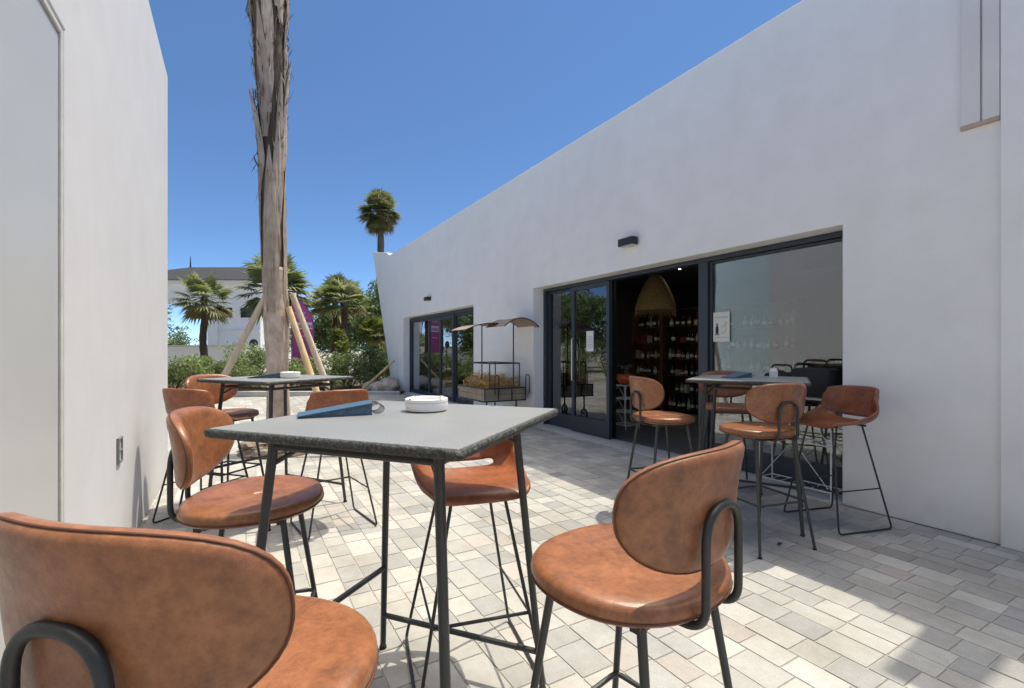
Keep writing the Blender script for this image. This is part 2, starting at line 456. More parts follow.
# ------------------------------------------------------------------ shop building on the right
GX = 4.56           # plane of the shopfront frames
def shop():
    t = thing('shop_building', 'long white rendered shop building with dark framed glass fronts and leaning end', 'building', (4.3, 2, 0))
    off = lambda o: setattr(o, 'location', (-4.3, -2, 0)) or o
    H = 4.35; HO, HS = 2.30, 2.22
    mb = wall_grid('x', 4.3, 4.66, [-5, 2.0, 6.68, 9.0, 13.85, 14.5], [0, HS, HO, H], [(2.0, 6.68, 0, HO), (9.0, 13.85, 0, HS)])
    off(mb.build('wall', 'stucco', t, bevel=.01))
    mb = MB(); mb.prism([(14.5, 0), (14.97, 0), (17.5, 4.85), (15.6, 4.48), (15.3, 4.35), (14.5, 4.35)], 'x', 4.302, 4.658)
    off(mb.build('leaning_end_wall', 'stucco', t, bevel=.01))
    mb = MB(); mb.box((4.265, .80, 0), (4.298, 1.06, 5.8)); mb.box((4.302, .82, 4.352), (4.66, 1.06, 5.8)); off(mb.build('pilaster', 'stucco', t, bevel=.006))
    mb = MB(); mb.box((4.268, 1.064, 2.79), (4.298, 1.146, 4.34)); mb.box((4.268, 1.158, 2.79), (4.298, 1.255, 4.34)); mb.box((4.286, 1.147, 2.79), (4.298, 1.157, 4.34))
    off(mb.build('pipe_cover', plain('beige_white_metal', (.74, .72, .69), .6, 0, .05, 3), t, bevel=.004))
    mb = MB(); mb.box((4.266, 1.064, 2.765), (4.298, 1.257, 2.788)); off(mb.build('pipe_cover_base', plain('rusty_edge', (.50, .38, .32), .8), t))
    # roof, rear and inner walls, floor
    mb = MB(); mb.box((4.662, -5, 3.7), (10.5, 14.5, 3.95)); mb.box((10.2, -5, 0), (10.5, 14.5, 3.698)); mb.box((4.662, -5, 0), (10.198, -4.7, 3.698)); mb.box((4.662, 14.2, 0), (10.198, 14.5, 3.698))
    off(mb.build('outer_shell', 'stucco', t))
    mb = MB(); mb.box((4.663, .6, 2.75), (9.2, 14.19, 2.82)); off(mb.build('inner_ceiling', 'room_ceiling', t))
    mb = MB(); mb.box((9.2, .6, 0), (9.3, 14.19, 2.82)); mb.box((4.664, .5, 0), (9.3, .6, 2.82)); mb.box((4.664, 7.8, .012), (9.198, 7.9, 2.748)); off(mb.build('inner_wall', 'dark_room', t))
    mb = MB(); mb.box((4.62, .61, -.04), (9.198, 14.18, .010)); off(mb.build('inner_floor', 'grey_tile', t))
    mb = MB(); mb.box((4.24, 2.004, -.03), (4.618, 6.676, .016)); mb.box((4.24, 9.004, -.03), (4.618, 13.846, .016)); off(mb.build('door_sill', 'stone_sill', t, bevel=.004))
    # --- big front: fixed door pair, open doorway, wide pane
    z0 = .018
    def leaf(name, ya, yb, z1, x=GX, fw=.055, bot=.24, top=.07, parent=t, reveal=True):
        mb = MB(); d = .028
        mb.box((x-d, ya, z0), (x+d, yb, z0+bot)); mb.box((x-d, ya, z1-top), (x+d, yb, z1))
        mb.box((x-d, ya, z0+bot), (x+d, ya+fw, z1-top)); mb.box((x-d, yb-fw, z0+bot), (x+d, yb, z1-top))
        f = off(mb.build(name, 'frame', parent, bevel=.004))
        g = MB(); g.box((x-.004, ya+fw-.002, z0+bot-.002), (x+.004, yb-fw+.002, z1-top+.002)); p = g.build('pane', 'glass', f)
        return f
    mb = MB(); mb.box((4.50, 2.003, HO-.052), (4.64, 6.677, HO-.003)); mb.box((4.50, 6.63, z0), (4.64, 6.677, HO-.054)); mb.box((4.50, 2.003, z0), (4.64, 2.05, HO-.054)); mb.box((4.50, 3.44, z0), (4.63, 3.56, HO-.054))
    off(mb.build('shopfront_frame', 'frame', t, bevel=.004))
    leaf('window', 2.052, 3.438, HO-.056, bot=.22, fw=.03, top=.018)
    leaf('sliding_door', 5.845, 6.628, HO-.056, x=GX+.03, fw=.035, bot=.22, top=.03)
    d = leaf('sliding_door', 5.04, 5.90, HO-.056, x=GX-.03, fw=.06, bot=.24, top=.06)
    mb = MB(); mb.tube(fillet([(4.50, 5.83, .80), (4.455, 5.83, .80), (4.455, 5.83, 1.45), (4.50, 5.83, 1.45)], .02, 3), .011, 8); mb.build('handle', 'steel', d, smooth=True)
    mb = MB(); mb.box((4.605, 5.045, z0), (4.635, 5.145, HO-.056)); off(mb.build('door_post', plain('black_rail', (.012, .012, .014), .4), t))
    # --- small front
    mb = MB(); mb.box((4.50, 9.003, HS-.08), (4.64, 13.847, HS-.003)); mb.box((4.50, 13.79, z0), (4.64, 13.847, HS-.082)); mb.box((4.50, 9.003, z0), (4.64, 9.05, HS-.082)); mb.box((4.50, 10.52, z0), (4.64, 10.62, HS-.082))
    off(mb.build('shopfront_frame', 'frame', t, bevel=.004))
    leaf('window', 9.052, 10.518, HS-.084, fw=.04, bot=.10, top=.05)
    leaf('sliding_door', 10.622, 11.47, HS-.084, fw=.05, bot=.10, top=.09)
    leaf('sliding_door', 11.472, 12.30, HS-.084, fw=.05, bot=.10, top=.09)
    leaf('window', 12.302, 13.788, HS-.084, fw=.04, bot=.10, top=.05)
    return t
shop()

def wall_lamp(loc, label):
    t = thing('wall_lamp', label, 'wall lamp', loc, 0, 'wall lamps on the shop wall')
    mb = MB(); mb.box((-.012, -.06, -.045), (-.001, .06, .045)); mb.build('back_plate', 'black_metal', t)
    mb = MB(); mb.box((-.115, -.125, -.045), (-.013, .125, .05)); mb.build('housing', 'black_metal', t, bevel=.006)
    mb = MB(); mb.box((-.105, -.115, -.050), (-.023, .115, -.046)); mb.build('diffuser', plain('frosted_lens', (.55, .55, .53), .5), t)
wall_lamp((4.3, 4.40, 2.62), 'black box wall lamp above the open shop doorway')
wall_lamp((4.3, 11.6, 2.58), 'black box wall lamp above the small far glass front')

def notice(loc, w, h, label, drawn):
    t = thing('notice', label, 'notice', loc)
    mb = MB(); mb.box((-.0015, -w/2, 0), (0, w/2, h)); mb.build('sheet', 'paper' if not drawn else 'cream_paper', t)
    mb = MB()
    if drawn:
        # bottle silhouette at the left, hand outline at the right, two lines of fine print above
        cy = w*.26
        prof = [(cy-.018, .085), (cy-.018, .15), (cy-.008, .175), (cy-.008, .20), (cy+.008, .20), (cy+.008, .175), (cy+.018, .15), (cy+.018, .085)]
        mb.prism(prof, 'x', -.0032, -.0018)
        mb.box((-.0032, cy-.03, .072), (-.0018, cy+.03, .08))
        mb.build('bottle_drawing', 'ink', t)
        mb = MB()
        mb.tube([(-.003, -.01, .09), (-.003, -.05, .11), (-.003, -.06, .15), (-.003, -.04, .19), (-.003, -.025, .15), (-.003, -.005, .17)], .003, 5)
        mb.tube([(-.003, -.07, .19), (-.003, -.045, .22)], .003, 5)
        for k, z in enumerate((.045, .255, .268)): mb.box((-.003, -w*.38, z), (-.0018, w*(.38-.1*(k % 2)), z+.005))
        mb.build('print', 'grey_ink', t)
    else:
        for k in range(8): mb.box((-.003, -w*.38, .05+k*.024), (-.0018, w*(.38 if k % 3 else .2), .056+k*.024))
        mb.build('print', 'grey_ink', t)
notice((GX-.012, 3.30, 1.36), .20, .32, 'cream notice with a bottle drawing taped to the wide right pane', True)
notice((GX-.045, 5.47, 1.25), .16, .30, 'white printed sheet taped to the left glass door beside the handle', False)

# ------------------------------------------------------------------ shop interior
def interior():
    protos = []
    kinds = [('dark green', [(.036,0),(.038,.01),(.038,.19),(.034,.215),(.014,.25),(.013,.30),(.015,.302),(.015,.312),(.0,.313)], 0),
             ('black', [(.040,0),(.041,.01),(.041,.17),(.036,.20),(.015,.235),(.014,.31),(.0,.311)], 1),
             ('pale', [(.036,0),(.037,.01),(.037,.13),(.028,.16),(.015,.19),(.015,.23),(.0,.231)], 2),
             ('amber', [(.043,0),(.044,.01),(.044,.16),(.030,.19),(.015,.205),(.015,.26),(.0,.261)], 3)]
    def shelf(loc, n_y, w, rows, label, seed, where, wood='dark_wood'):
        rnd = random.Random(seed)
        t = thing('shelf_unit', label, 'shelf', loc, 0, 'bottle shelves inside the shop')
        dp, hh = .34, 2.1
        mb = MB(); mb.box((dp-.02, -w/2, 0), (dp, w/2, hh)); mb.build('back_panel', wood, t)
        for sgn in (-1, 1):
            mb = MB(); a = sgn*w/2; mb.box((0, min(a, a-sgn*.03), 0), (dp-.021, max(a, a-sgn*.03), hh)); mb.build('side_panel', wood, t)
        for r in range(rows+1):
            z = .08 + r*(hh-.1)/rows
            mb = MB(); mb.box((.0, -w/2+.031, z-.02), (dp-.021, w/2-.031, z)); mb.build('shelf_board', wood, t)
            if r == rows: continue
            y = -w/2+.10
            while y < w/2-.08:
                if rnd.random() < .72:
                    k = rnd.choice([0, 1, 2, 2, 3, 0])
                    p = Vector(loc) + Vector((.07+rnd.random()*.05, y, z+.0005))
                    lb = f'{kinds[k][0]} bottle with paper label standing on the {where} bottle shelf inside the shop'
                    if (k, where) not in done:
                        b = thing('bottle', lb, 'bottle', p, 0, f'{kinds[k][0]} bottles on the {where} shelf')
                        g = MB(); g.lathe(kinds[k][1], 12); g.build('glass_body', BOT[k], b, smooth=40)
                        r0 = kinds[k][1][2][0]+.0008; g = MB(); g.lathe([(r0, .05), (r0, .12)], 12); g.build('paper_label', 'label_white', b, smooth=40)
                        done[k, where] = b
                    else:
                        dup(done[k, where], p, rnd.random()*6, lb, f'{kinds[k][0]} bottles on the {where} shelf').scale = (rnd.uniform(.8, 1.1),)*2 + (rnd.uniform(.6, 1.0),)
                elif rnd.random() < .6:
                    p = Vector(loc) + Vector((.04, y-.035, z+.0005)); hb = rnd.uniform(.09, .2); wb = rnd.uniform(.05, .085)
                    g = MB(); g.box((0, 0, 0), (.10, wb, hb)); cname, cm = rnd.choice(cartons)
                    tag(g.build('carton', cm, bevel=.002), f'{cname} carton standing among bottles on the {where} bottle shelf', 'carton', f'{cname} cartons on the {where} shelf')
                    col.objects[-1].location = p
                y += rnd.uniform(.085, .15)
    done = {}
    cartons = [('pale', plain('pale_carton', (.45, .42, .36), .7)), ('red', plain('red_carton', (.28, .05, .04), .6)), ('dark', plain('dark_carton', (.05, .06, .08), .6))]
    shelf((7.6, 7.36, .010), 1, .84, 6, 'tall brown wood shelf of bottles deepest inside the open doorway', 3, 'brown', 'brown_wood')
    shelf((7.65, 6.48, .010), 1, .88, 6, 'tall black shelf of bottles beside the brown one inside the open doorway', 4, 'black')
    shelf((7.9, 5.1, .010), 1, 1.5, 5, 'tall dark wood shelf of bottles just right of the doorway post', 5, 'middle')
    shelf((8.2, 2.9, .010), 1, 1.5, 5, 'tall dark wood shelf of bottles behind the wide right pane', 9, 'right')
    # wicker pendant
    t = thing('pendant_lamp', 'bell shaped wicker pendant lamp hanging inside the open doorway', 'pendant lamp', (6.3, 5.87, 1.95))
    mb = MB(); mb.lathe([(.33, 0), (.345, .04), (.33, .12), (.285, .26), (.225, .40), (.155, .53), (.08, .61), (.012, .64)], 28)
    mb.build('lamp_shade', 'wicker', t, smooth=50)
    mb = MB()
    for k in range(70):
        a = 2*math.pi*k/70; mb.tube([(.335*math.cos(a), .335*math.sin(a), .03), (.34*math.cos(a+.03), .34*math.sin(a+.03), -.04-random.random()*.08)], .004, 4)
    mb.build('fringe', 'wicker', t)
    mb = MB(); mb.tube([(0, 0, .64), (0, 0, .798)], .004, 6); mb.build('cord', 'black_metal', t)
    # white wire stand by the doorway with an orange bowl
    def wire_stand(loc, w, d, h, levels, label):
        t = thing('wire_stand', label, 'wire rack', loc, 0, 'white wire display stands')
        mb = MB()
        for sx in (0, d):
            for sy in (-w/2, w/2): mb.tube([(sx, sy, 0), (sx, sy, h)], .007, 6)
        mb.build('uprights', 'white_wire', t)
        for k in range(levels):
            z = .06 + k*(h-.07)/(levels-1); mb = MB()
            mb.tube([(0, -w/2, z), (d, -w/2, z), (d, w/2, z), (0, w/2, z)], .006, 6, closed=True)
            n = 7
            for q in range(1, n): mb.tube([(0, -w/2+w*q/n, z), (d, -w/2+w*q/n, z)], .003, 5)
            if k < levels-1:
                zn = .06 + (k+1)*(h-.07)/(levels-1)
                mb.tube([(0, -w/2, z), (0, 0, zn), (0, w/2, z)], .004, 5)
            mb.build('wire_tier', 'white_wire', t)
    wire_stand((5.3, 5.72, .010), .34, .3, .70, 4, 'white wire stand with orange bowl just inside the open doorway')
    b = thing('bowl', 'orange glazed bowl on the white wire stand by the doorway', 'bowl', (5.45, 5.72, .712))
    mb = MB(); mb.lathe([(.06, 0), (.11, .03), (.14, .09), (.13, .15), (.11, .17), (.10, .16), (.12, .09), (.0, .03)], 20); mb.build('bowl_body', 'orange', b, smooth=50)
    mb = MB(); rnd = random.Random(4)
    for k in range(90):
        a, r = rnd.random()*6.28, rnd.random()*.13; z = .18+rnd.random()*.14
        q = Vector((r*math.cos(a), r*math.sin(a), z)); s = .02
        mb.add([q+Vector((rnd.uniform(-s,s), rnd.uniform(-s,s), rnd.uniform(-s,s))) for _ in range(4)], [(0,1,2,3)], (.5,.48,.35) if k % 2 else (.08,.13,.04))
    mb.build('flowers', 'leaf', b, fixn=False)
    wire_stand((4.27, 2.38, .018), .62, .2, .84, 3, 'white wire stand at the foot of the wide right pane carrying black bags')
    for i, (y, w, h, lb) in enumerate([(2.245, .33, .25, 'taller black bag lying on the white wire stand beside the right wall'), (2.54, .24, .20, 'smaller black bag on the white wire stand, nearer the open doorway')]):
        t = thing('bag', lb, 'bag', (4.37, y, .862), 0, 'black bags on the wire stand')
        mb = MB(); mb.box((-.115, -w/2, 0), (.115, w/2, h)); mb.build('bag_body', 'black_goods', t, bevel=.04, smooth=40)
        mb = MB(); mb.tube(fillet([(0, -.1, h-.02), (0, -.09, h+.07), (0, .09, h+.07), (0, .1, h-.02)], .04, 4), .009, 6); mb.build('handle', 'black_goods', t, smooth=True)
    for i, (x, y, lb) in enumerate([(6.2, 3.7, 'lit round ceiling downlight inside the shop nearest the open doorway'), (6.4, 2.7, 'lit round ceiling downlight inside the shop behind the right pane'), (6.9, 5.9, 'lit round ceiling downlight inside the shop behind the left doors')]):
        t = thing('downlight', lb, 'ceiling light', (x, y, 2.749), 0, 'shop ceiling downlights')
        mb = MB(); mb.lathe([(.085, -.012), (.085, 0)], 20); mb.build('trim_ring', 'white_wire', t)
        mb = MB(); mb.lathe([(.06, -.014), (.06, -.0125)], 20); mb.build('lens', 'lamp_glow', t)
interior()

# ------------------------------------------------------------------ chairs, stools, tables
def make_chair():
    t = thing('bar_chair', '', 'bar chair')
    # seat: rounded cushion
    def ol(a, hw, hf, hb, e):
        c, s = math.cos(a), math.sin(a); hy = hf if s > 0 else hb
        k = (abs(c)**e + abs(s)**e)**(-1/e); return hw*c*k, hy*s*k
    N = 48; mb = MB()
    rings = [(0, .756, 0), (.35, .755, 0), (.65, .757, 0), (.82, .760, 0), (.92, .759, 0), (.97, .754, 0), (.993, .746, 0), (1, .737, 0), (.993, .727, 0), (.97, .719, 0), (.91, .715, 0), (.5, .714, 0)]
    vs = []; fs = []
    for (sc, z, _) in rings:
        for k in range(N):
            a = 2*math.pi*k/N; x, y = ol(a, .243, .235, .215, 2.2)
            vs.append((x*sc, y*sc, z + (.006*abs(x/.243)**2 if z > .73 else 0)))
    for i in range(len(rings)-1):
        for k in range(N): fs.append((i*N+k, i*N+(k+1) % N, (i+1)*N+(k+1) % N, (i+1)*N+k))
    fs.append(tuple((len(rings)-1)*N+k for k in range(N)))
    mb.add(vs, fs); seat = mb.build('seat', 'leather', t, smooth=True)
    mb = MB(); mb.tube([(*ol(2*math.pi*k/N, .2425, .2345, .2145, 2.2), .728) for k in range(N)], .0026, 5, closed=True); mb.build('seat_seam', 'seam', seat, smooth=True)
    # back: D-shaped shell, flat top, round bottom, wrapped forward
    def bol(a):
        c, s = math.cos(a), math.sin(a); e = 2.9 if s > 0 else 2.2; h = .115 if s > 0 else .145
        k = (abs(c)**e + abs(s)**e)**(-1/e); return .258*c*k, h*s*k
    def bpos(u, v, off):
        ang = u/.36                      # wrap radius .36
        rr = .36 - off
        x = rr*math.sin(ang); y = -.204 + .36 - rr*math.cos(ang)
        lean = -.10*(v+.02) - .10*max(0, v)**1.0*.6
        return Vector((x*(1+.06*v), y + lean, .952+v))
    N = 56; mb = MB(); vs = []; fs = []
    prof = [0, .3, .55, .75, .88, .95, .985, 1.0]
    th = [.018, .0185, .0195, .0205, .0195, .015, .009, .0]
    seqs = [(sc, t_) for sc, t_ in zip(prof, th)] + [(sc, -t_) for sc, t_ in reversed(list(zip(prof, th))[:-1])]
    for sc, of in seqs:
        for k in range(N):
            u, v = bol(2*math.pi*k/N); vs.append(bpos(u*sc, v*sc, of))
    for i in range(len(seqs)-1):
        for k in range(N): fs.append((i*N+k, i*N+(k+1) % N, (i+1)*N+(k+1) % N, (i+1)*N+k))
    mb.add(vs, fs); back = mb.build('backrest', 'leather', t, smooth=True)
    mb = MB(); mb.tube([bpos(*[q*.99 for q in bol(2*math.pi*k/N)], -.0085) for k in range(N)], .0022, 5, closed=True); mb.build('back_seam', 'seam', back, smooth=True)
    # tube loop that carries the back
    L = [(-.075, .12, .705), (-.075, -.226, .705), (-.075, -.2265, .945), (.075, -.2265, .945), (.075, -.226, .705), (.075, .12, .705)]
    mb = MB(); mb.tube(fillet(L, [0, .05, .078, .078, .05, 0], 9), .009, 12); mb.build('back_frame', 'black_metal', t, smooth=40)
    mb = MB()
    for y in (-.12, .12): mb.box((-.165, y-.012, .692), (.165, y+.012, .714))
    mb.box((-.15, -.105, .694), (-.125, .105, .712)); mb.box((.125, -.105, .694), (.15, .105, .712))
    mb.build('seat_frame', 'black_metal', t)
    ft = {}
    for sx in (-1, 1):
        for sy in (-1, 1):
            top = Vector((sx*.148, sy*.125, .70)); bot = Vector((sx*.218, sy*.222, .012)); ft[sx, sy] = (top, bot)
            mb = MB(); mb.tube([top, bot], [.0105, .0085], 10); leg = mb.build('leg', 'grey_metal', t, smooth=40)
            mb = MB(); mb.tube([bot, Vector((bot.x, bot.y, 0))], .012, 10); mb.build('foot_cap', 'rubber', leg, smooth=40)
    zz = .30; P = lambda sx, sy: ft[sx, sy][0].lerp(ft[sx, sy][1], (.70-zz)/.688)
    mb = MB(); mb.tube(fillet([P(-1, -1), P(-1, 1), P(1, 1), P(1, -1)], .02, 3, closed=True), .0075, 8, closed=True); mb.build('footrest', 'grey_metal', t, smooth=40)
    return t

def make_stool():
    t = thing('shell_stool', '', 'bar stool')
    prof = [(0, .222, .712, .165), (.07, .214, .738, .185), (.2, .14, .744, .208), (.36, .03, .738, .222), (.5, -.08, .737, .228), (.6, -.155, .752, .228),
            (.69, -.203, .795, .222), (.78, -.226, .852, .212), (.9, -.248, .93, .203), (1.0, -.262, 1.0, .192)]
    def pr(v):
        for a, b in zip(prof, prof[1:]):
            if v <= b[0] + 1e-9:
                k = (v-a[0])/(b[0]-a[0]); return [a[i]*(1-k)+b[i]*k for i in (1, 2, 3)]
        return prof[-1][1:]
    sm = lambda a, b, x: (lambda k: k*k*(3-2*k))(min(1, max(0, (x-a)/(b-a))))
    def fn(uu, v):
        u = uu*2-1; y, z, w = pr(v); au = abs(u)
        wrap = .125*sm(.45, .85, v); lift = .014 + .075*sm(.2, .6, v)*(1-sm(.66, .95, v)) - .035*sm(.8, 1, v)
        return Vector((w*math.copysign(math.sin(au*1.25)/math.sin(1.25), u) , y + wrap*au**2.4, z + lift*au**3.2))
    nu, nv = 16, 20
    mb = MB(); mb.grid(fn, nu, nv, skip=lambda i, j: 12 <= j <= 12 and 4 <= i <= 11)
    mb.build('seat_shell', 'leather_shell', t, subsurf=2, solid=.022, smooth=True)
    for sx in (-1, 1):
        mb = MB()
        pts = [(sx*.10, .14, .722), (sx*.235, .235, .0085), (sx*.235, -.235, .0085), (sx*.10, -.13, .722)]
        mb.tube(fillet(pts, .03, 5), .0065, 10); fr = mb.build('sled_frame', 'black_metal', t, smooth=40)
        mb = MB(); mb.tube(fillet([(sx*.135, .159, .53), (sx*.182, .193, .28), (sx*.182, -.19, .28)], .015, 3), .005, 8); mb.build('side_rail', 'black_metal', fr, smooth=40)
    mb = MB(); mb.tube([(-.184, .196, .275), (.184, .196, .275)], .0065, 10); mb.build('footrest', 'black_metal', t, smooth=40)
    mb = MB(); mb.box((-.13, -.135, .715), (.13, -.118, .729)); mb.box((-.13, .12, .715), (.13, .137, .729)); mb.build('seat_bracket', 'black_metal', t)
    return t

def make_table():
    t = thing('bar_table', '', 'table'); S = .81/2; zt = 1.05
    rnd = random.Random(2)
    mb = MB(); mb.box((-S+.012, -S+.012, zt-.022), (S-.012, S-.012, zt)); top = mb.build('tabletop', 'stone_top', t, bevel=.003)
    # rough hewn rim
    def rim(uu, vv):
        a = uu*4; sgm = int(a) % 4; k = a-int(a); c = .035
        L = [(-S, -S), (S, -S), (S, S), (-S, S)]
        p0, p1 = Vector(L[sgm]), Vector(L[(sgm+1) % 4]); p = p0.lerp(p1, k)
        m = max(abs(p.x), abs(p.y)); 
        q = Vector((p.x, p.y))
        cr = .008; ix, iy = max(-S+cr, min(S-cr, q.x)), max(-S+cr, min(S-cr, q.y)); dq = Vector((q.x-ix, q.y-iy)); q = q if dq.length <= cr or min(abs(dq.x), abs(dq.y)) < 1e-9 else Vector((ix, iy)) + dq.normalized()*cr
        b = 2*math.pi*vv
        d = noise.noise(Vector((q.x*55, q.y*55, vv*3)))*.0035
        rr = 1 - (.007*(1-math.cos(b)) - d)/S
        return Vector((q.x*rr, q.y*rr, zt-.0135 + .0125*math.sin(b)))
    mb = MB(); mb.grid(rim, 240, 10, closed_u=True); mb.build('rough_edge', 'stone_edge', top, smooth=True)
    pts = {}
    for sx in (-1, 1):
        for sy in (-1, 1):
            a = Vector((sx*(S-.13), sy*(S-.13), zt-.024)); b = Vector((sx*(S-.05), sy*(S-.05), .012)); pts[sx, sy] = (a, b)
            mb = MB(); mb.tube([a, b], [.0145, .012], 12); leg = mb.build('leg', 'grey_metal', t, smooth=40)
            mb = MB(); mb.tube([b, Vector((b.x, b.y, 0))], .015, 12); mb.build('foot_cap', 'rubber', leg, smooth=40)
    P = lambda k, z: pts[k][0].lerp(pts[k][1], (zt-.024-z)/(zt-.036))
    ks = [(-1, -1), (1, -1), (1, 1), (-1, 1)]
    for i in range(4):
        mb = MB(); mb.tube([P(ks[i], .985), P(ks[(i+1) % 4], .985)], .0105, 8); mb.build('apron_bar', 'grey_metal', t, smooth=40)
    for i, z in ((1, .15), (2, .36)):
        mb = MB(); mb.tube([P(ks[i], z), P(ks[(i+1) % 4], z)], .011, 8); mb.build('foot_rail', 'grey_metal', t, smooth=40)
    for k in ks:
        mb = MB(); mb.tube([P(k, .93), Vector((k[0]*(S-.24), k[1]*(S-.24), zt-.024))], .007, 8); mb.build('corner_brace', 'grey_metal', t, smooth=40)
    return t

G1, G2, G3 = 'bar chairs around the tables', 'shell stools around the tables', 'square bar tables'
TA = R(38.8)
T0 = make_table(); T0.location = W(-.345, 1.56); T0.rotation_euler.z = TA; T0['group'] = G3
T0['label'] = 'near square stone top bar table with white ashtray and large blue menu'
T2 = dup(T0, W(-1.87, 3.80), R(33.8), 'square stone top bar table in front of the propped palm trunk', G3)
T3 = dup(T0, W(1.86, 3.72), R(29), 'square stone top bar table in the shade beside the wide shop pane', G3)

ch = make_chair()
CH = [ # plan x, ahead, facing dir, label
    (-.475, .77, (.24, .97), 'close-up cognac leather bar chair cut by the lower left corner of the photo'),
    (-.925, 1.69, (.945, .27), 'cognac bar chair between the near table and the left white wall, back to the wall'),
    (.293, 1.165, (-.665, .747), 'cognac bar chair right of the near table with tube loop back facing the viewer'),
    (-2.36, 3.9, (.95, -.30), 'cognac bar chair behind the table at the propped palm, by the wall end'),
    (1.18, 3.73, (.97, .22), 'cognac bar chair standing alone in front of the open shop doorway'),
    (1.65, 3.16, (-.30, .954), 'cognac bar chair in the shade, back to viewer, in front of the right table'),
    (2.02, 4.42, (-.2, -.98), 'brown bar chair half hidden behind the right table by the glass'),
]
for i, (x, d, f, lb) in enumerate(CH):
    if i == 0:
        ch.location = W(x, d); ch.rotation_euler.z = yaw_of(*f); ch['label'] = lb; ch['group'] = G1
    else: dup(ch, W(x, d), yaw_of(*f), lb, G1)
st = make_stool()
ST = [(-.17, 1.93, (.30, -.95), 'orange brown shell stool tucked under the far side of the near table'),
      (2.40, 3.52, (-.97, -.25), 'dark brown shell stool with slotted back against the right white wall'),
      (-2.32, 3.60, (.30, .95), 'brown shell stool beside the left wall, half hidden by the chair before it'),
      (-1.3, 3.45, (-.62, .785), 'brown shell stool right of the table at the propped palm, back turned to viewer')]
for i, (x, d, f, lb) in enumerate(ST):
    if i == 0:
        st.location = W(x, d); st.rotation_euler.z = yaw_of(*f); st['label'] = lb; st['group'] = G2
    else: dup(st, W(x, d), yaw_of(*f), lb, G2)

# things on the tables
def make_menu():
    t = thing('menu', '', 'menu'); 
    mb = MB(); mb.prism([(-.125, 0), (.105, 0), (.105, .003), (-.125, .003)], 'y', -.056, .056); mb.prism([(-.126, .0035), (.105, .036), (.104, .040), (-.126, .0075)], 'y', -.056, .056); mb.build('cover', 'blue_cover', t)
    mb = MB(); mb.prism([(-.10, .0035), (.1035, .0035), (.1035, .0345), (-.10, .0065)], 'y', -.052, .052); mb.build('pages', plain('blue_grey_pages', (.06, .11, .16), .7, 0, .3, 60), t)
    mb = MB()
    for k in range(7):
        y = -.048+k*.016
        mb.tube([(.108+.016+.022*math.cos(a), y, .019+.016*math.sin(a)) for a in [2*math.pi*q/14 for q in range(14)]], .0009, 5, closed=True)
    mb.build('wire_binding', 'grey_metal', t, smooth=True)
    return t
ms = 'menus on the tables'
m0 = make_menu(); p = W(-.59, 1.61, 1.0505); m0.location = p; m0.rotation_euler.z = R(-30+24); m0['group'] = ms
m0['label'] = 'blue spiral bound menu folded on the near table beside the white ashtray'
dup(m0, W(-1.93, 3.74, 1.0505), R(-30+10), 'blue spiral bound menu on the table in front of the palm trunk', ms)
dup(m0, W(1.80, 3.78, 1.0505), R(-30+30), 'blue spiral bound menu on the shaded right table', ms)
def ashtray(loc, s, label):
    t = thing('ashtray', label, 'ashtray', loc, 0, 'white ashtrays')
    mb = MB(); mb.lathe([(.062*s, 0), (.073*s, .004), (.077*s, .02), (.077*s, .030), (.073*s, .031), (.0735*s, .034), (.077*s, .035), (.077*s, .044), (.070*s, .047), (.064*s, .043), (.060*s, .016), (0, .014)], 40)
    b = mb.build('dish', 'white_ceramic', t, smooth=35)
    mb = MB()
    for k in range(4):
        a = R(20+90*k); mb.box((-.006, -.004, .0445), (.006, .004, .0485), mat=Matrix.Rotation(a, 4, 'Z') @ Matrix.Translation((.070*s, 0, 0)))
    mb.build('rest_notch', plain('notch_grey', (.5, .5, .5), .5), b)
ashtray(W(-.31, 1.72, 1.0505), 1.0, 'round white ashtray on the near table')
ashtray(W(-1.75, 3.74, 1.0505), .95, 'round white ashtray on the table in front of the palm trunk')

jr = thing('jar', 'small white jar on the shaded right table', 'jar', W(2.08, 3.77, 1.0505))
mb = MB(); mb.lathe([(.028, 0), (.03, .004), (.03, .055), (.024, .062), (.024, .075), (0, .076)], 20); mb.build('jar_body', 'white_ceramic', jr, smooth=40)

dl = MB(); dl.add([(-.03, 0, .006), (-.01, -.014, .012), (.03, 0, .008), (-.005, .013, .014)], [(0, 1, 2, 3)]); dl = dl.build('dry_leaf', plain('dry_leaf', (.05, .035, .02), .8), solid=.002)
dl.location = W(1.745, 3.087); tag(dl, 'dark dry leaf lying on the paving near the shaded shell stool', 'leaf')

# ------------------------------------------------------------------ vegetation
def rv(r): return Vector((r.uniform(-1, 1), r.uniform(-1, 1), r.uniform(-1, 1)))
def leaf_cloud(mb, c, rad, n, size, cols, rnd, clumps=14):
    cs = []
    for _ in range(clumps):
        while True:
            q = rv(rnd)
            if q.length <= 1: break
        cs.append((Vector((c[0]+q.x*rad[0]*.78, c[1]+q.y*rad[1]*.78, c[2]+q.z*rad[2]*.78)), rnd.uniform(.28, .5), rnd.uniform(.65, 1.25)))
    for _ in range(n):
        cc, cr, cb = rnd.choice(cs)
        q = rv(rnd); q = q.normalized()*(rnd.random()**.45)
        p = cc + Vector((q.x*rad[0], q.y*rad[1], q.z*rad[2]))*cr
        if p.z < .03: p.z = .03+rnd.random()*.1
        a = rv(rnd).normalized(); b = a.cross(rv(rnd)).normalized(); s = size*rnd.uniform(.6, 1.3)
        k = rnd.choice(cols); j = cb*rnd.uniform(.75, 1.25); tn = (k[0]*j, k[1]*j, k[2]*j)
        mb.add([p-a*s, p+b*s*.32, p+a*s, p-b*s*.32], [(0, 1, 2, 3)], tn)
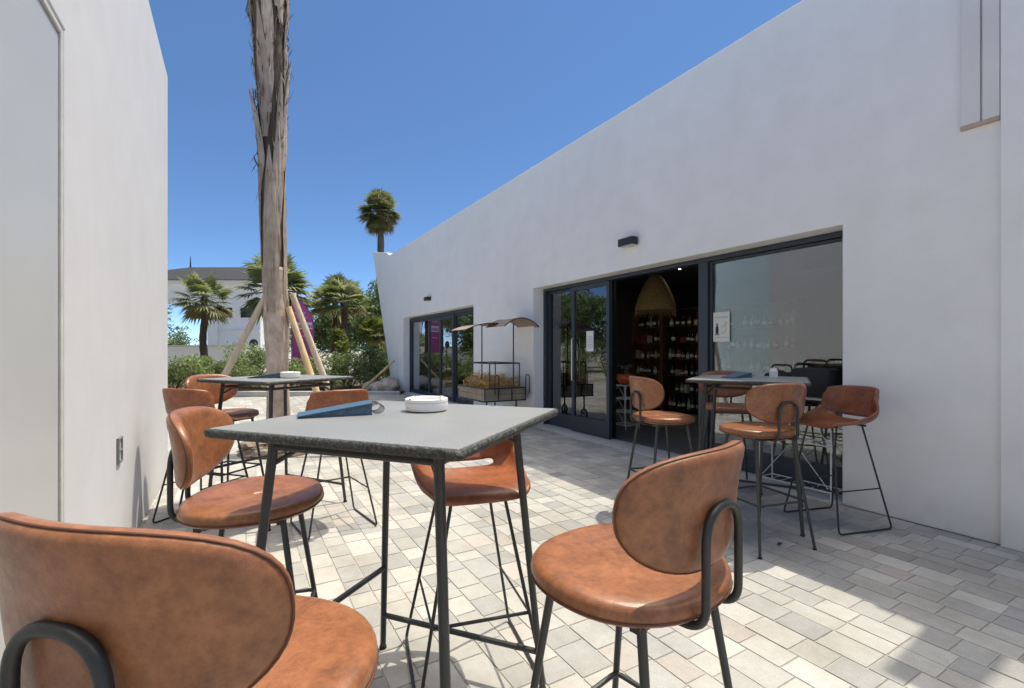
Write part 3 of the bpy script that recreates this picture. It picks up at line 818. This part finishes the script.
GREEN = [(.18, .25, .075), (.24, .31, .11), (.12, .18, .055), (.29, .33, .15)]
DARK = [(.085, .135, .05), (.12, .18, .065), (.17, .22, .09)]
YEL = [(.26, .28, .035), (.18, .22, .04), (.10, .15, .03)]
def shrub(xc, d, w, h, label, cols, seed, n=3000, size=.055):
    rnd = random.Random(seed); p = W(xc, d)
    t = thing('shrub', label, 'shrub', p, 0, 'shrubs in the planting bed')
    mb = MB(); leaf_cloud(mb, (0, 0, h*.55), (w/2, w/2, h*.52), n, size, cols, rnd); mb.build('foliage', 'leaf', t, fixn=False)
    mb = MB()
    for k in range(6):
        a = rnd.random()*6.28; mb.tube([(0, 0, 0), (w*.16*math.cos(a), w*.16*math.sin(a), h*.35), (w*.3*math.cos(a), w*.3*math.sin(a), h*.75)], [.018, .012, .005], 6)
    mb.build('stem', 'bark', t)
shr = [(-10.4, 14.6, 2.2, 1.15, 'bushy green shrub at the left end of the hedge beside the white wall', GREEN),
       (-9.2, 14.2, 2.2, 1.2, 'bushy green shrub under the low palm by the tiled house', GREEN),
       (-8.3, 14.9, 2.3, 1.45, 'tall bushy green shrub left of the left pine strut', GREEN),
       (-7.4, 14.2, 2.1, 1.2, 'bushy green shrub left of the propped palm trunk', GREEN),
       (-6.5, 14.9, 2.0, 1.15, 'bushy green shrub directly behind the propped palm trunk', GREEN),
       (-5.9, 14.4, 1.5, .75, 'low green shrub at the foot of the magenta flag', GREEN),
       (-5.2, 15.2, 1.9, 1.2, 'bushy green shrub right of the magenta flag', GREEN),
       (-4.7, 16.0, 1.7, 1.5, 'dense dark green shrub near the leaning end wall', DARK),
       (-4.3, 17.0, 2.0, 1.9, 'tall dark green shrub beside the leaning end wall', DARK)]
for i, a in enumerate(shr): shrub(*a, seed=20+i)
for i, (xc, d, w_, h_) in enumerate([(-10.6, 11.9, 2.4, 1.7), (-12.4, 11.2, 2.6, 1.9), (-14.3, 10.7, 2.5, 1.6), (-16.2, 10.4, 2.6, 1.9)]):
    shrub(xc, d, w_, h_, 'large green shrub hidden behind the left building, mirrored in the shop doors', GREEN, 70+i)
shrub(-6.3, 17.2, 1.0, 2.0, 'yellow green shrub between the flag and the small palm', YEL, 44, 1500, .09)

def fan_palm(xc, d, h, r, label, seed, nf=46, lw=.05, tuck=False, trunk='palm_trunk_dark', tr=.13, cols=None, lo=-50, dead=.25):
    rnd = random.Random(seed); p = W(xc, d)
    t = thing('palm_tree', label, 'palm tree', p, 0, 'fan palms')
    mb = MB(); n = 14; pts = []; rs = []
    for k in range(n+1):
        z = h*k/n; pts.append((.04*math.sin(k*.7), .04*math.cos(k*.9), z)); rs.append(tr*(1.25-.3*k/n)*(1+.10*(k % 2)))
    mb.tube(pts, rs, 12); mb.build('trunk', trunk, t, smooth=True)
    cols = cols or [(.22, .26, .09), (.28, .31, .13), (.16, .20, .065), (.34, .34, .17)]
    mb = MB(); c = Vector((0, 0, h))
    for k in range(nf):
        el = R(rnd.uniform(lo, 85)) if not tuck else R(rnd.uniform(-80, 88)); az = rnd.random()*6.283
        dr = Vector((math.cos(az)*math.cos(el), math.sin(az)*math.cos(el), math.sin(el)))
        L = r*rnd.uniform(.42, .58); e = c + dr*L + Vector((0, 0, -.10*r*math.cos(el)))
        base = rnd.choice(cols); j = rnd.uniform(.7, 1.2)
        if el < R(-20) and rnd.random() < dead*2: base = (.22, .16, .08)
        tn = (base[0]*j, base[1]*j, base[2]*j)
        mb.tube([c, c.lerp(e, .5)+Vector((0, 0, .03*r)), e], [.016, .012, .008], 4, tint=(.13, .14, .05))
        side = dr.cross(Vector((0, 0, 1)))
        side = side.normalized() if side.length > .05 else Vector((1, 0, 0))
        nl = 17
        for q in range(nl):
            th = R(-105 + 210*q/(nl-1)); v = dr*math.cos(th) + side*math.sin(th)
            ln = r*.52*(1-.25*abs(th)/R(105))*rnd.uniform(.85, 1.1); nrm = v.cross(dr.cross(side)).normalized()*lw*r*.62
            m1 = e + v*ln*.55; tip = e + v*ln + Vector((0, 0, -.22*ln*rnd.uniform(.4, 1.4)))
            mb.add([e, m1+nrm, tip, m1-nrm], [(0, 1, 2, 3)], tn)
    mb.build('crown', 'leaf', t, fixn=False)
    return t
fan_palm(-14.3, 22, 3.7, 1.45, 'low fan palm with dark trunk in front of the tiled house', 1)
fan_palm(-9.5, 19.0, 3.8, 1.65, 'broad fan palm with its crown behind the propped trunk', 2, nf=60)
fan_palm(-7.1, 20, 3.4, 1.25, 'small fan palm with dark trunk right of the magenta flag', 3, lo=-30)
fan_palm(-8.4, 22.5, 3.6, 1.5, 'fan palm behind the top of the magenta flag', 6, lo=-30)
fan_palm(-5.9, 20.5, 2.0, .9, 'short pale fan palm below the small palm', 8, cols=YEL)
fan_palm(-8.35, 30, 10.1, 1.5, 'tall slim palm with tight crown rising above the leaning end wall', 4, nf=150, tuck=True, tr=.2, trunk='bark', cols=DARK+[(.17, .19, .07), (.30, .27, .13), (.22, .23, .09)], lw=.05)

def tree(xc, d, h, w, label, seed, cols, n=7000):
    rnd = random.Random(seed); p = W(xc, d)
    t = thing('broadleaf_tree', label, 'tree', p, 0, 'trees beyond the planting bed')
    mb = MB(); mb.tube([(0, 0, 0), (.08, .05, h*.3), (0, 0, h*.6)], [.2, .15, .08], 10)
    for k in range(7):
        a = rnd.random()*6.28; mb.tube([(0, 0, h*(.3+.04*k)), (w*.2*math.cos(a), w*.2*math.sin(a), h*.6), (w*.36*math.cos(a), w*.36*math.sin(a), h*.8)], [.07, .045, .02], 6)
    mb.build('trunk', 'bark', t, smooth=True)
    mb = MB(); leaf_cloud(mb, (0, 0, h*.6), (w/2, w/2, h*.42), n, .13, cols, rnd, 22); mb.build('crown', 'leaf', t, fixn=False)
tree(-8.0, 27, 4.6, 4.2, 'dense dark green tree behind the small palm and leaning wall', 61, DARK+GREEN)
tree(-6.6, 25, 4.9, 3.6, 'dense green tree closest to the leaning end wall', 62, DARK+GREEN)
tree(-11.2, 30, 4.4, 4.0, 'green tree behind the magenta flag', 63, GREEN+DARK)
tree(-24.5, 33, 3.0, 4.5, 'low dark tree left of the low palm by the boundary wall', 64, DARK+GREEN, 2500)
tree(-13.2, 31, 3.6, 4.5, 'green tree low behind the left pine strut', 65, GREEN+DARK, 2500)

# the propped palm: grey sheathed trunk
def propped_palm():
    P = W(-2.925, 5.95); rnd = random.Random(11)
    t = thing('palm_tree', 'tall bare palm trunk with split grey sheaths held by pine struts', 'palm tree', P)
    H = 6.6
    def rad(z):
        if z < 1.9: return .132 + .008*math.sin(z*5)
        if z < 3.6: return .130 + (z-1.9)*.004
        return .137 + (z-3.6)*.030
    def ax(z): return Vector((CY, -SY, 0))*(-.024*z + .010*math.sin(z*1.7))
    def stem(z0, z1, k0, name, mat):
        mb = MB(); n = 50; seg = 28; vs = []; fs = []
        for i in range(n+1):
            z = z0+(z1-z0)*i/n; c = ax(z)
            for k in range(seg):
                a = 2*math.pi*k/seg
                r = k0*rad(z)*(1 + .09*noise.noise(Vector((math.cos(a)*2.2, math.sin(a)*2.2, z*1.6))) + .06*noise.noise(Vector((math.cos(a)*7, math.sin(a)*7, z*5))))
                vs.append((c.x+r*math.cos(a), c.y+r*math.sin(a), z))
        for i in range(n):
            for k in range(seg): fs.append((i*seg+k, i*seg+(k+1) % seg, (i+1)*seg+(k+1) % seg, (i+1)*seg+k))
        fs.append(tuple(n*seg+k for k in range(seg)))
        mb.add(vs, fs); mb.build(name, mat, t, smooth=True)
    stem(0, 2.3, 1.0, 'trunk', 'palm_core'); stem(1.9, H, .93, 'fibre_core', 'palm_fibre')
    # split leaf sheaths: long tapering plates that hug the trunk and lift at the tip
    mb = MB()
    z = 1.6; k = 0
    while z < 6.2:
        for q in range(3):
            a0 = k*2.4 + q*2.09 + rnd.uniform(-.3, .3); L = rnd.uniform(1.1, 1.9); wd = rnd.uniform(.7, 1.0) if z < 2.3 else rnd.uniform(.48, .8) if z < 4 else rnd.uniform(.28, .52)
            z0 = z + rnd.uniform(-.15, .15); g = rnd.uniform(.72, 1.15); hue = rnd.random()
            tn = (.50*g, (.415+.02*hue)*g, (.345+.03*hue)*g); liftk = rnd.uniform(.005, .04) if z0 < 3.0 else rnd.uniform(.02, .10)
            nv, nu = 14, 6
            for side in (0,):
                def fn(u, v):
                    zz = z0 + v*L; hw = wd*(1 - .25*v - .73*v**2.0)*(.35+.65*min(1, v*4))
                    a = a0 + (u*2-1)*hw; rr = rad(min(zz, H)) + .004 + liftk*v**3 + .008*(1-(u*2-1)**2) + .012*noise.noise(Vector((a*3, zz*3, k)))
                    q_ = ax(zz); return Vector((q_.x + rr*math.cos(a), q_.y + rr*math.sin(a), zz))
                o = len(mb.v); mb.grid(fn, nu, nv, tint=tn)
        z += .36; k += 1
    mb.build('leaf_sheaths', 'bark_piece', t, fixn=False, solid=.010)
    mb = MB()
    for k in range(900):
        z0 = 3.2 + 3.3*rnd.random()**.55; a = rnd.random()*6.283; q_ = ax(z0); r0 = rad(z0)*rnd.uniform(.85, 1.12)
        p = Vector((q_.x + r0*math.cos(a), q_.y + r0*math.sin(a), z0)); L = rnd.uniform(.06, .26)
        d = Vector((math.cos(a+rnd.uniform(-.9, .9))*rnd.uniform(.05, .55), math.sin(a+rnd.uniform(-.9, .9))*rnd.uniform(.05, .55), rnd.choice([1, 1, -1])*1.0)).normalized()
        b = d.cross(rv(rnd)).normalized()*rnd.uniform(.002, .007); g = rnd.uniform(.5, 1.2)
        mb.add([p-b, p+b, p+d*L*.6+b*.7+rv(rnd)*.012, p+d*L], [(0, 1, 2, 3)], (.20*g, .145*g, .10*g))
    mb.build('loose_fibres', 'straw', t, fixn=False)
    # tied crown above
    mb = MB(); c = ax(H) + Vector((0, 0, H-.1))
    for k in range(46):
        az = rnd.random()*6.283; sp = rnd.uniform(.06, .42); L = rnd.uniform(1.2, 2.0)
        dr = Vector((math.cos(az)*sp, math.sin(az)*sp, 1)).normalized(); e = c + dr*L
        mb.tube([c, c.lerp(e, .5), e], [.03, .02, .01], 5, tint=(.15, .13, .06))
        side = dr.cross(Vector((math.sin(az), -math.cos(az), .1))).normalized()
        for q in range(11):
            th = R(-40+8*q); v = dr*math.cos(th)+side*math.sin(th); ln = .8*rnd.uniform(.8, 1.1); nn = v.cross(rv(rnd)).normalized()*.02
            mb.add([e, e+v*ln*.5+nn, e+v*ln-Vector((0, 0, .1)), e+v*ln*.5-nn], [(0, 1, 2, 3)], rnd.choice(GREEN))
    mb.build('crown', 'leaf', t, fixn=False)
    for i, (px, py, z1, q, m, lb) in enumerate([(-1.02, -.28, 1.95, .14, 'pale_pine', 'pale pine strut propping the palm trunk on the left'),
                                         (.86, -.30, 1.80, .15, 'pine', 'golden pine strut propping the palm trunk, front one of the two on the right'),
                                         (.82, .26, 1.98, .14, 'pale_pine', 'pale pine strut propping the palm trunk, rear one of the two on the right')]):
        o3 = W(px, py); foot = P + o3; dirv = o3.normalized(); topv = P + dirv*.15; topv.z = z1; foot.z = -.02
        mb = MB(); mb.tube([(0, 0, 0), (topv-foot)*.5, topv-foot], [.042, .040, .036], 12); s = mb.build('support_strut', m, smooth=40); s.location = foot
        tag(s, lb, 'wooden strut', 'struts propping the palm')
    for i in range(11):
        a = rnd.uniform(0, 6.28); r0 = rnd.uniform(.24, .42); s = rnd.uniform(.05, .11)
        bm = bmesh.new(); bmesh.ops.create_icosphere(bm, subdivisions=2, radius=s)
        for v in bm.verts: v.co *= 1 + .35*noise.noise(v.co*14 + Vector((i*7, 0, 0))); v.co.z *= .65
        me = bpy.data.meshes.new('rock'); bm.to_mesh(me); bm.free(); me.materials.append(M['rock'])
        o = bpy.data.objects.new('rock', me); col.objects.link(o); o.location = (P.x+r0*math.cos(a), P.y+r0*math.sin(a), s*.4+.02)
        tag(o, 'brown rock lying around the foot of the propped palm trunk', 'rock', 'rocks at the palm foot')
propped_palm()

# ------------------------------------------------------------------ feather flag
def flag():
    p = W(-7.5, 17.0)
    t = thing('feather_flag', 'magenta feather flag with white lettering band behind the palm struts', 'flag', p, R(-30.2))
    def edge(v):   # right hand outline of the sail
        return .80*(1-max(0, (v-.55)/.45)**2.4)
    def sail(u, v): return Vector((-.40 + edge(v)*u, .02*math.sin(u*5+v*4), .42 + 2.85*v))
    mb = MB(); mb.grid(sail, 10, 24); mb.build('sail', 'magenta', t, solid=.004, smooth=True)
    for v0, v1, u0, u1 in ((.56, .645, .12, .92),):
        mb = MB(); mb.grid(lambda u, v: sail(u0+(u1-u0)*u, v0+(v1-v0)*v)+Vector((0, -.006, 0)), 8, 3); mb.build('white_band', 'flag_white', t)
    mb = MB()
    for (v, u0, u1, hgt) in ((.86, .15, .62, .020), (.845, .2, .5, .006), (.76, .12, .75, .009), (.735, .2, .66, .008), (.70, .15, .7, .008), (.47, .2, .7, .009)):
        k = 0; u = u0
        while u < u1:
            du = .035+.03*((k*7) % 3)/2
            mb.grid(lambda a, b: sail(u+du*.8*a, v+hgt*b)+Vector((0, -.006, 0)), 2, 1); u += du; k += 1
    mb.build('lettering', 'flag_white', t)
    mb = MB()
    for v, u0, u1 in ((.575, .18, .86),):
        u = u0; k = 0
        while u < u1:
            mb.grid(lambda a, b: sail(u+.05*a, v+.04*b)+Vector((0, -.009, 0)), 2, 1); u += .075; k += 1
    mb.build('band_lettering', 'magenta', t)
    mb = MB()
    arc = [sail(1, 1-.98*k/24) for k in range(25)]
    mb.tube([(-.41, 0, 0), (-.412, 0, 1.5), (-.41, 0, 3.27)], [.014, .012, .009], 8); mb.tube(arc, .008, 8); mb.build('pole', 'black_metal', t, smooth=True)
    mb = MB(); mb.lathe([(.22, 0), (.22, .05), (.05, .07), (.03, .12)], 16, (-.41, 0, 0)); mb.build('base', 'black_metal', t)
flag()

# ------------------------------------------------------------------ display cart
def cart():
    x0, x1, y0, y1 = 3.42, 4.18, 6.75, 7.75
    t = thing('display_cart', 'wooden trough cart with black rails and two arched cloth canopies by the wall', 'cart', (x0, y0, 0))
    off = lambda o: setattr(o, 'location', (-x0, -y0, 0)) or o
    mb = MB()
    for (z0, z1) in ((.44, .545), (.55, .655)):
        mb.box((x0, y0+.02, z0), (x0+.02, y1-.02, z1)); mb.box((x1-.02, y0+.02, z0), (x1, y1-.02, z1)); mb.box((x0, y0, z0), (x1, y0+.019, z1)); mb.box((x0, y1-.019, z0), (x1, y1, z1))
    mb.box((x0+.021, y0+.02, .44), (x1-.021, y1-.02, .455)); off(mb.build('trough', 'crate_wood', t, bevel=.003))
    mb = MB()
    for z in (.44, .645): mb.tube([(x0-.006, y0-.012, z), (x1+.006, y0-.012, z), (x1+.006, y1+.012, z), (x0-.006, y1+.012, z)], .011, 6, closed=True)
    for x, y in ((x0, y0-.012), (x0+.25, y0-.012), (x0+.5, y0-.012), (x1, y0-.012)): mb.tube([(x, y, .44), (x, y, .645)], .009, 6)
    off(mb.build('trough_frame', 'black_metal', t))
    mb = MB(); zr = 1.05; xa, xb, ya, yb = x0+.12, x1-.08, y0+.05, y1-.1
    mb.tube([(xa, ya, zr), (xb, ya, zr), (xb, yb, zr), (xa, yb, zr)], .012, 6, closed=True)
    for x, y in ((xa, ya), (xb, ya), (xb, yb), (xa, yb)): mb.tube([(x, y, .46), (x, y, zr)], .010, 6)
    off(mb.build('rail', 'black_metal', t))
    for x in (x0+.20, x1+.02):
        mb = MB(); mb.tube(fillet([(x-.035, y0-.05, .55), (x-.035, y0-.05, .86), (x+.035, y0-.05, .86), (x+.035, y0-.05, .55)], .035, 5), .009, 8); off(mb.build('push_handle', 'black_metal', t, smooth=40))
    for (x, y) in ((x0+.1, y0+.12), (x1-.1, y0+.12), (x0+.1, y1-.12), (x1-.1, y1-.12)):
        mb = MB(); mb.tube([(x, y, .44), (x, y, .20)], .014, 8); leg = off(mb.build('leg', 'black_metal', t, smooth=40))
        mb = MB(); n = 20; mb.tube([(x, y+.085*math.cos(6.283*k/n), .10+.085*math.sin(6.283*k/n)) for k in range(n)], .014, 8, closed=True)
        for k in range(4): mb.tube([(x, y+.08*math.cos(k*.785), .10+.08*math.sin(k*.785)), (x, y-.08*math.cos(k*.785), .10-.08*math.sin(k*.785))], .004, 5)
        mb.tube([(x, y, .10), (x, y, .2)], .01, 6); w = mb.build('wheel', 'black_metal', leg, smooth=40)
    for i, (x, y) in enumerate(((3.60, 7.2), (4.02, 6.86))):
        mb = MB(); mb.tube([(x, y, .455), (x, y, 1.72 - .04*(1-i))], .011, 8); off(mb.build('post', 'black_metal', t, smooth=40))
    def canopy(cx, cy, w, l, zp, drop, tilt):
        mb = MB(); mb.grid(lambda u, v: Vector((cx+(u-.5)*w, cy+(v-.5)*l, zp - drop*(2*u-1)**2 + tilt*(u-.5))), 14, 4); c = off(mb.build('canopy', 'canopy', t, solid=.006, smooth=40))
        mb = MB()
        for v in (0, 1): mb.tube([(cx+(k/14-.5)*w, cy+(v-.5)*(l+.012), zp - drop*(2*k/14-1)**2 + tilt*(k/14-.5)) for k in range(15)], .009, 6)
        mb.build('canopy_rib', 'black_metal', c)
    canopy(4.00, 6.86, .66, .62, 1.79, .14, .0); canopy(3.50, 7.2, .66, .62, 1.70, .05, .10)
    s = thing('straw_heap', 'heap of tan straw filling the wooden trough of the display cart', 'straw', (x0, y0, .455)); rnd = random.Random(5)
    mb = MB()
    for k in range(3600):
        x, y = rnd.uniform(.05, .71), rnd.uniform(.05, .95); top = .33 + .16*noise.noise(Vector((x*6, y*6, 2))); z = rnd.uniform(.0, top)
        d = Vector((rnd.uniform(-1, 1), rnd.uniform(-1, 1), rnd.uniform(-.2, 1.2))).normalized()*rnd.uniform(.04, .11); b = d.cross(rv(rnd)).normalized()*.007
        g = rnd.uniform(.6, 1.2); tn = rnd.choice([(.78*g, .50*g, .18*g), (.64*g, .36*g, .12*g), (.82*g, .60*g, .28*g)])
        p = Vector((x, y, z)); q = p+d; q.x = min(.73, max(.03, q.x)); q.y = min(.97, max(.03, q.y)); q.z = max(.005, q.z)
        mb.add([p-b, p+b, q+b*.5, q-b*.5], [(0, 1, 2, 3)], tn)
    mb.build('straw', 'straw', s, fixn=False)
cart()

# ------------------------------------------------------------------ far side of the square
def far_side():
    # tiled house; local x runs sideways, local y away from the viewer
    p = W(-29, 42)
    t = thing('house', 'white house with grey tiled hip roof and open arch beyond the palms', 'house', p, R(-30.2))
    H = 7.1; xo = 2.6                      # arch on the left, solid block from xo to 10
    mb = MB()
    # lintel over the arch is made of butted pieces
    arch = [(-6, H), (-6, 2.8)] + [(-2.0 - 4*math.cos(math.pi*k/14), 2.8+2.6*math.sin(math.pi*k/14)) for k in range(1, 14)] + [(2.0, 2.8), (2.0, H)]
    for k in range(1, len(arch)-2):
        a, b = arch[k], arch[k+1]; mb.prism([(a[0], a[1]), (b[0], b[1]), (b[0], H), (a[0], H)], 'y', 0, .5)
    mb.prism([(-7.2, 0), (-6.0, 0), (-6.0, H), (-7.2, H)], 'y', 0, .5); mb.prism([(2.0, 0), (2.9, 0), (2.9, H), (2.0, H)], 'y', 0, .5)
    mb.build('arch_wall', 'stucco_far', t)
    wins = [(3.1, 4.1), (4.8, 5.8)]
    us = [2.9] + [q for w in wins for q in w] + [6.6]
    w = wall_grid('y', .2, .6, us, [0, 4.15, 5.05, H], [(a, b, 4.15, 5.05) for a, b in wins]).build('wall', 'stucco_far', t)
    mb = MB(); mb.box((2.91, 7, 0), (6.6, 7.4, H)); mb.box((2.5, .61, 0), (2.9, 7.4, H)); mb.box((6.2, .61, 0), (6.6, 6.99, H)); mb.build('rear_wall', 'stucco_far', t)
    for a, b in wins:
        mb = MB(); mb.box((a+.07, .35, 4.22), (b-.07, .38, 4.98)); wn = mb.build('window', 'window_dark', t)
        mb = MB(); mb.box((a, .3, 4.15), (a+.069, .42, 5.05)); mb.box((b-.069, .3, 4.15), (b, .42, 5.05)); mb.box((a+.07, .3, 4.15), (b-.07, .42, 4.219)); mb.box((a+.07, .3, 4.981), (b-.07, .42, 5.05)); mb.build('window_frame', 'frame', wn)
    mb = MB(); mb.box((-7.6, -.5, H), (7.1, 7.9, H+.28)); mb.box((2.95, .08, 2.9), (6.55, .198, 3.02)); mb.build('cornice', 'stucco_far', t)
    mb = MB(); a = [(-8, -.9, H+.281), (7.5, -.9, H+.281), (7.5, 8.3, H+.281), (-8, 8.3, H+.281), (-2.0, 3.7, H+2.15), (3.4, 3.7, H+2.15)]
    mb.add(a, [(0, 1, 5, 4), (1, 2, 5), (2, 3, 4, 5), (3, 0, 4), (3, 2, 1, 0)]); rf = mb.build('roof', 'roof', t)
    mb = MB(); mb.tube([(-2, 3.7, H+2.13), (-2, 3.7, H+3.2)], [.08, .02], 8); mb.build('finial', 'black_metal', rf)
    # boundary wall
    q = W(-26, 27.5); w = thing('boundary_wall', 'long low white boundary wall in front of the tiled house', 'wall', q, R(-30.2))
    mb = MB(); mb.box((-6, 0, 0), (10.5, .25, 1.45)); mb.build('wall', 'stucco_far', w)
    mb = MB(); mb.box((-6.05, -.05, 1.452), (10.55, .30, 1.55)); mb.build('coping', 'stone_sill', w)
    # round sign seen from behind
    s = thing('road_sign', 'round dark road sign on a post seen from behind above the hedge', 'road sign', W(-9.9, 18.2), R(-30.2))
    mb = MB(); mb.tube([(0, 0, 0), (0, 0, 1.66)], .025, 10); mb.build('post', 'grey_metal', s)
    mb = MB(); n = 28
    mb.prism([(.17*math.cos(6.2832*k/n), 1.52+.17*math.sin(6.2832*k/n)) for k in range(n)], 'y', -.045, -.032); mb.build('disc', plain('sign_back', (.06, .07, .085), .5), s)
    # stacked pale rocks and a leaning stake at the foot of the leaning wall
    rnd = random.Random(31)
    for i, (xc, d, sz) in enumerate([(-3.95, 13.95, .22), (-3.6, 13.85, .26), (-3.75, 14.4, .3), (-4.3, 14.3, .2)]):
        bm = bmesh.new(); bmesh.ops.create_icosphere(bm, subdivisions=3, radius=sz)
        for v in bm.verts: v.co *= 1+.3*noise.noise(v.co*5+Vector((i*9, 3, 0))); v.co.z *= .8
        me = bpy.data.meshes.new('rock'); bm.to_mesh(me); bm.free(); me.materials.append(plain('pale_rock', (.42, .37, .31), .9, 0, .3, 6, .5))
        o = bpy.data.objects.new('rock', me); col.objects.link(o); o.location = W(xc, d, .055+sz*.5)
        tag(o, 'pale rock in the planting bed beside the leaning end wall', 'rock', 'pale rocks by the leaning wall')
    mb = MB(); a, b = W(-4.5, 14.1, .05), W(-3.55, 14.3, .95)
    mb.tube([(0, 0, 0), b-a], .035, 10); o = mb.build('wooden_stake', 'pine', smooth=40); o.location = a; tag(o, 'leaning wooden stake among the rocks beside the leaning end wall', 'stake')
far_side()
def neighbour():
    t = thing('neighbour_building', 'pale blue flat roofed building across the square, mirrored in the wide shop pane', 'building', (-10, 12, 0))
    mb = MB(); mb.box((-.3, -4, 0), (0, 7, 6.2)); mb.build('wall', plain('pale_blue_render', (.40, .48, .52), .85, 0, .06, 2), t)
    mb = MB(); mb.box((.002, -4.02, 6.02), (.06, 7.02, 6.22)); mb.build('coping', 'stone_sill', t)
    mb = MB(); mb.box((-7, -4, 0), (-.302, -3.7, 6.2)); mb.box((-7, 6.7, 0), (-.302, 7, 6.2)); mb.box((-7, -3.69, 0), (-6.7, 6.69, 6.2)); mb.box((-6.69, -3.69, 5.7), (-.302, 6.69, 5.9)); mb.build('rear_walls', 'stucco_far', t)
neighbour()
for i, (x, y, h, w_) in enumerate([(-9.0, 22.5, 5.2, 5), (-12.5, 28, 6, 6), (-6.5, 27, 5.0, 4.5), (-5.2, 30, 5.4, 4.4)]):
    rnd = random.Random(90+i)
    t = thing('broadleaf_tree', ['dark green tree hidden behind the left building, nearest of those mirrored in the glass', 'large dark green tree farthest behind the left building, mirrored in the glass', 'dark green tree behind the low palm, mirrored in the left doors', 'dark green tree farthest beyond the square, mirrored in the small far glass front'][i], 'tree', (x, y, 0), 0, 'trees beyond the planting bed')
    mb = MB(); mb.tube([(0, 0, 0), (.1, .05, h*.4), (0, 0, h*.6)], [.22, .16, .08], 10); mb.build('trunk', 'bark', t, smooth=True)
    mb = MB(); leaf_cloud(mb, (0, 0, h*.55), (w_/2, w_/2, h*.45), 6000, .14, DARK+GREEN, rnd, 22); mb.build('crown', 'leaf', t, fixn=False)

# ------------------------------------------------------------------ light, sky, camera
FILL_GLOW = 17
w = bpy.data.worlds.new('World'); scene.world = w; w.use_nodes = True
nt = w.node_tree; bg = nt.nodes['Background']
sky = nt.nodes.new('ShaderNodeTexSky'); sky.sky_type = 'NISHITA'; sky.sun_disc = False
SUN = Vector((.355, .03, 1)).normalized()
sky.sun_elevation = math.asin(SUN.z); sky.sun_rotation = math.atan2(SUN.x, SUN.y)
sky.altitude = 5000; sky.air_density = .7; sky.dust_density = 0.0; sky.ozone_density = 3.5
hs = nt.nodes.new('ShaderNodeHueSaturation'); hs.inputs['Saturation'].default_value = 1.08  # HUE_SAT
nt.links.new(sky.outputs[0], hs.inputs['Color']); 
gz = nt.nodes.new('ShaderNodeTexCoord'); sz = nt.nodes.new('ShaderNodeSeparateXYZ'); mz = nt.nodes.new('ShaderNodeMapRange'); mu = nt.nodes.new('ShaderNodeVectorMath'); mu.operation = 'SCALE'
mz.inputs[1].default_value = 0.0; mz.inputs[2].default_value = .6; mz.inputs[3].default_value = .74; mz.inputs[4].default_value = 1.12
nt.links.new(gz.outputs['Generated'], sz.inputs[0]); nt.links.new(sz.outputs[2], mz.inputs[0])
nt.links.new(hs.outputs[0], mu.inputs[0]); nt.links.new(mz.outputs[0], mu.inputs['Scale']); 
# bright whitish glow added round the high sun, above the frame, lifting the shade
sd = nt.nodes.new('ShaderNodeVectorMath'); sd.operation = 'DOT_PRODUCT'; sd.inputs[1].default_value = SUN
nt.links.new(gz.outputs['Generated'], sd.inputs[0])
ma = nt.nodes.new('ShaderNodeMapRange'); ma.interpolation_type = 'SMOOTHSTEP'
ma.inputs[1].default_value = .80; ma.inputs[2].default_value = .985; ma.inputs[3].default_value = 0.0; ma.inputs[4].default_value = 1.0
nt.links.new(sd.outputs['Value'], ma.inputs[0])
au = nt.nodes.new('ShaderNodeMix'); au.data_type = 'RGBA'; au.blend_type = 'ADD'; au.inputs[7].default_value = (FILL_GLOW*1.06, FILL_GLOW, FILL_GLOW*.92, 1)
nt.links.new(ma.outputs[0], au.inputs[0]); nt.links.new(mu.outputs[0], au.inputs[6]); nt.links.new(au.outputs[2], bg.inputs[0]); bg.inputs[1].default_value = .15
L = bpy.data.lights.new('sun', 'SUN'); L.energy = 2.2; L.angle = R(.55); L.color = (1, .955, .88)
so = bpy.data.objects.new('sun', L); col.objects.link(so); so.rotation_euler = (-SUN).to_track_quat('-Z', 'Y').to_euler(); so.location = (0, 0, 20)

cam = bpy.data.cameras.new('camera'); co = bpy.data.objects.new('camera', cam); col.objects.link(co)
co.location = (0, 0, CAMZ); co.rotation_euler = (R(90), 0, R(-30.2))
cam.sensor_width = 36; cam.lens = 474/1024*36; cam.shift_y = 6/1024; cam.clip_start = .05; cam.clip_end = 2000
scene.camera = co
vs = scene.view_settings; vs.view_transform = 'Standard'; vs.look = 'None'; vs.exposure = 1.0; vs.gamma = 1
vs.use_white_balance = True; vs.white_balance_temperature = 7120; vs.white_balance_tint = 5
scene.cycles.max_bounces = 10; scene.cycles.diffuse_bounces = 5; scene.cycles.transparent_max_bounces = 16
scene.cycles.use_denoising = True
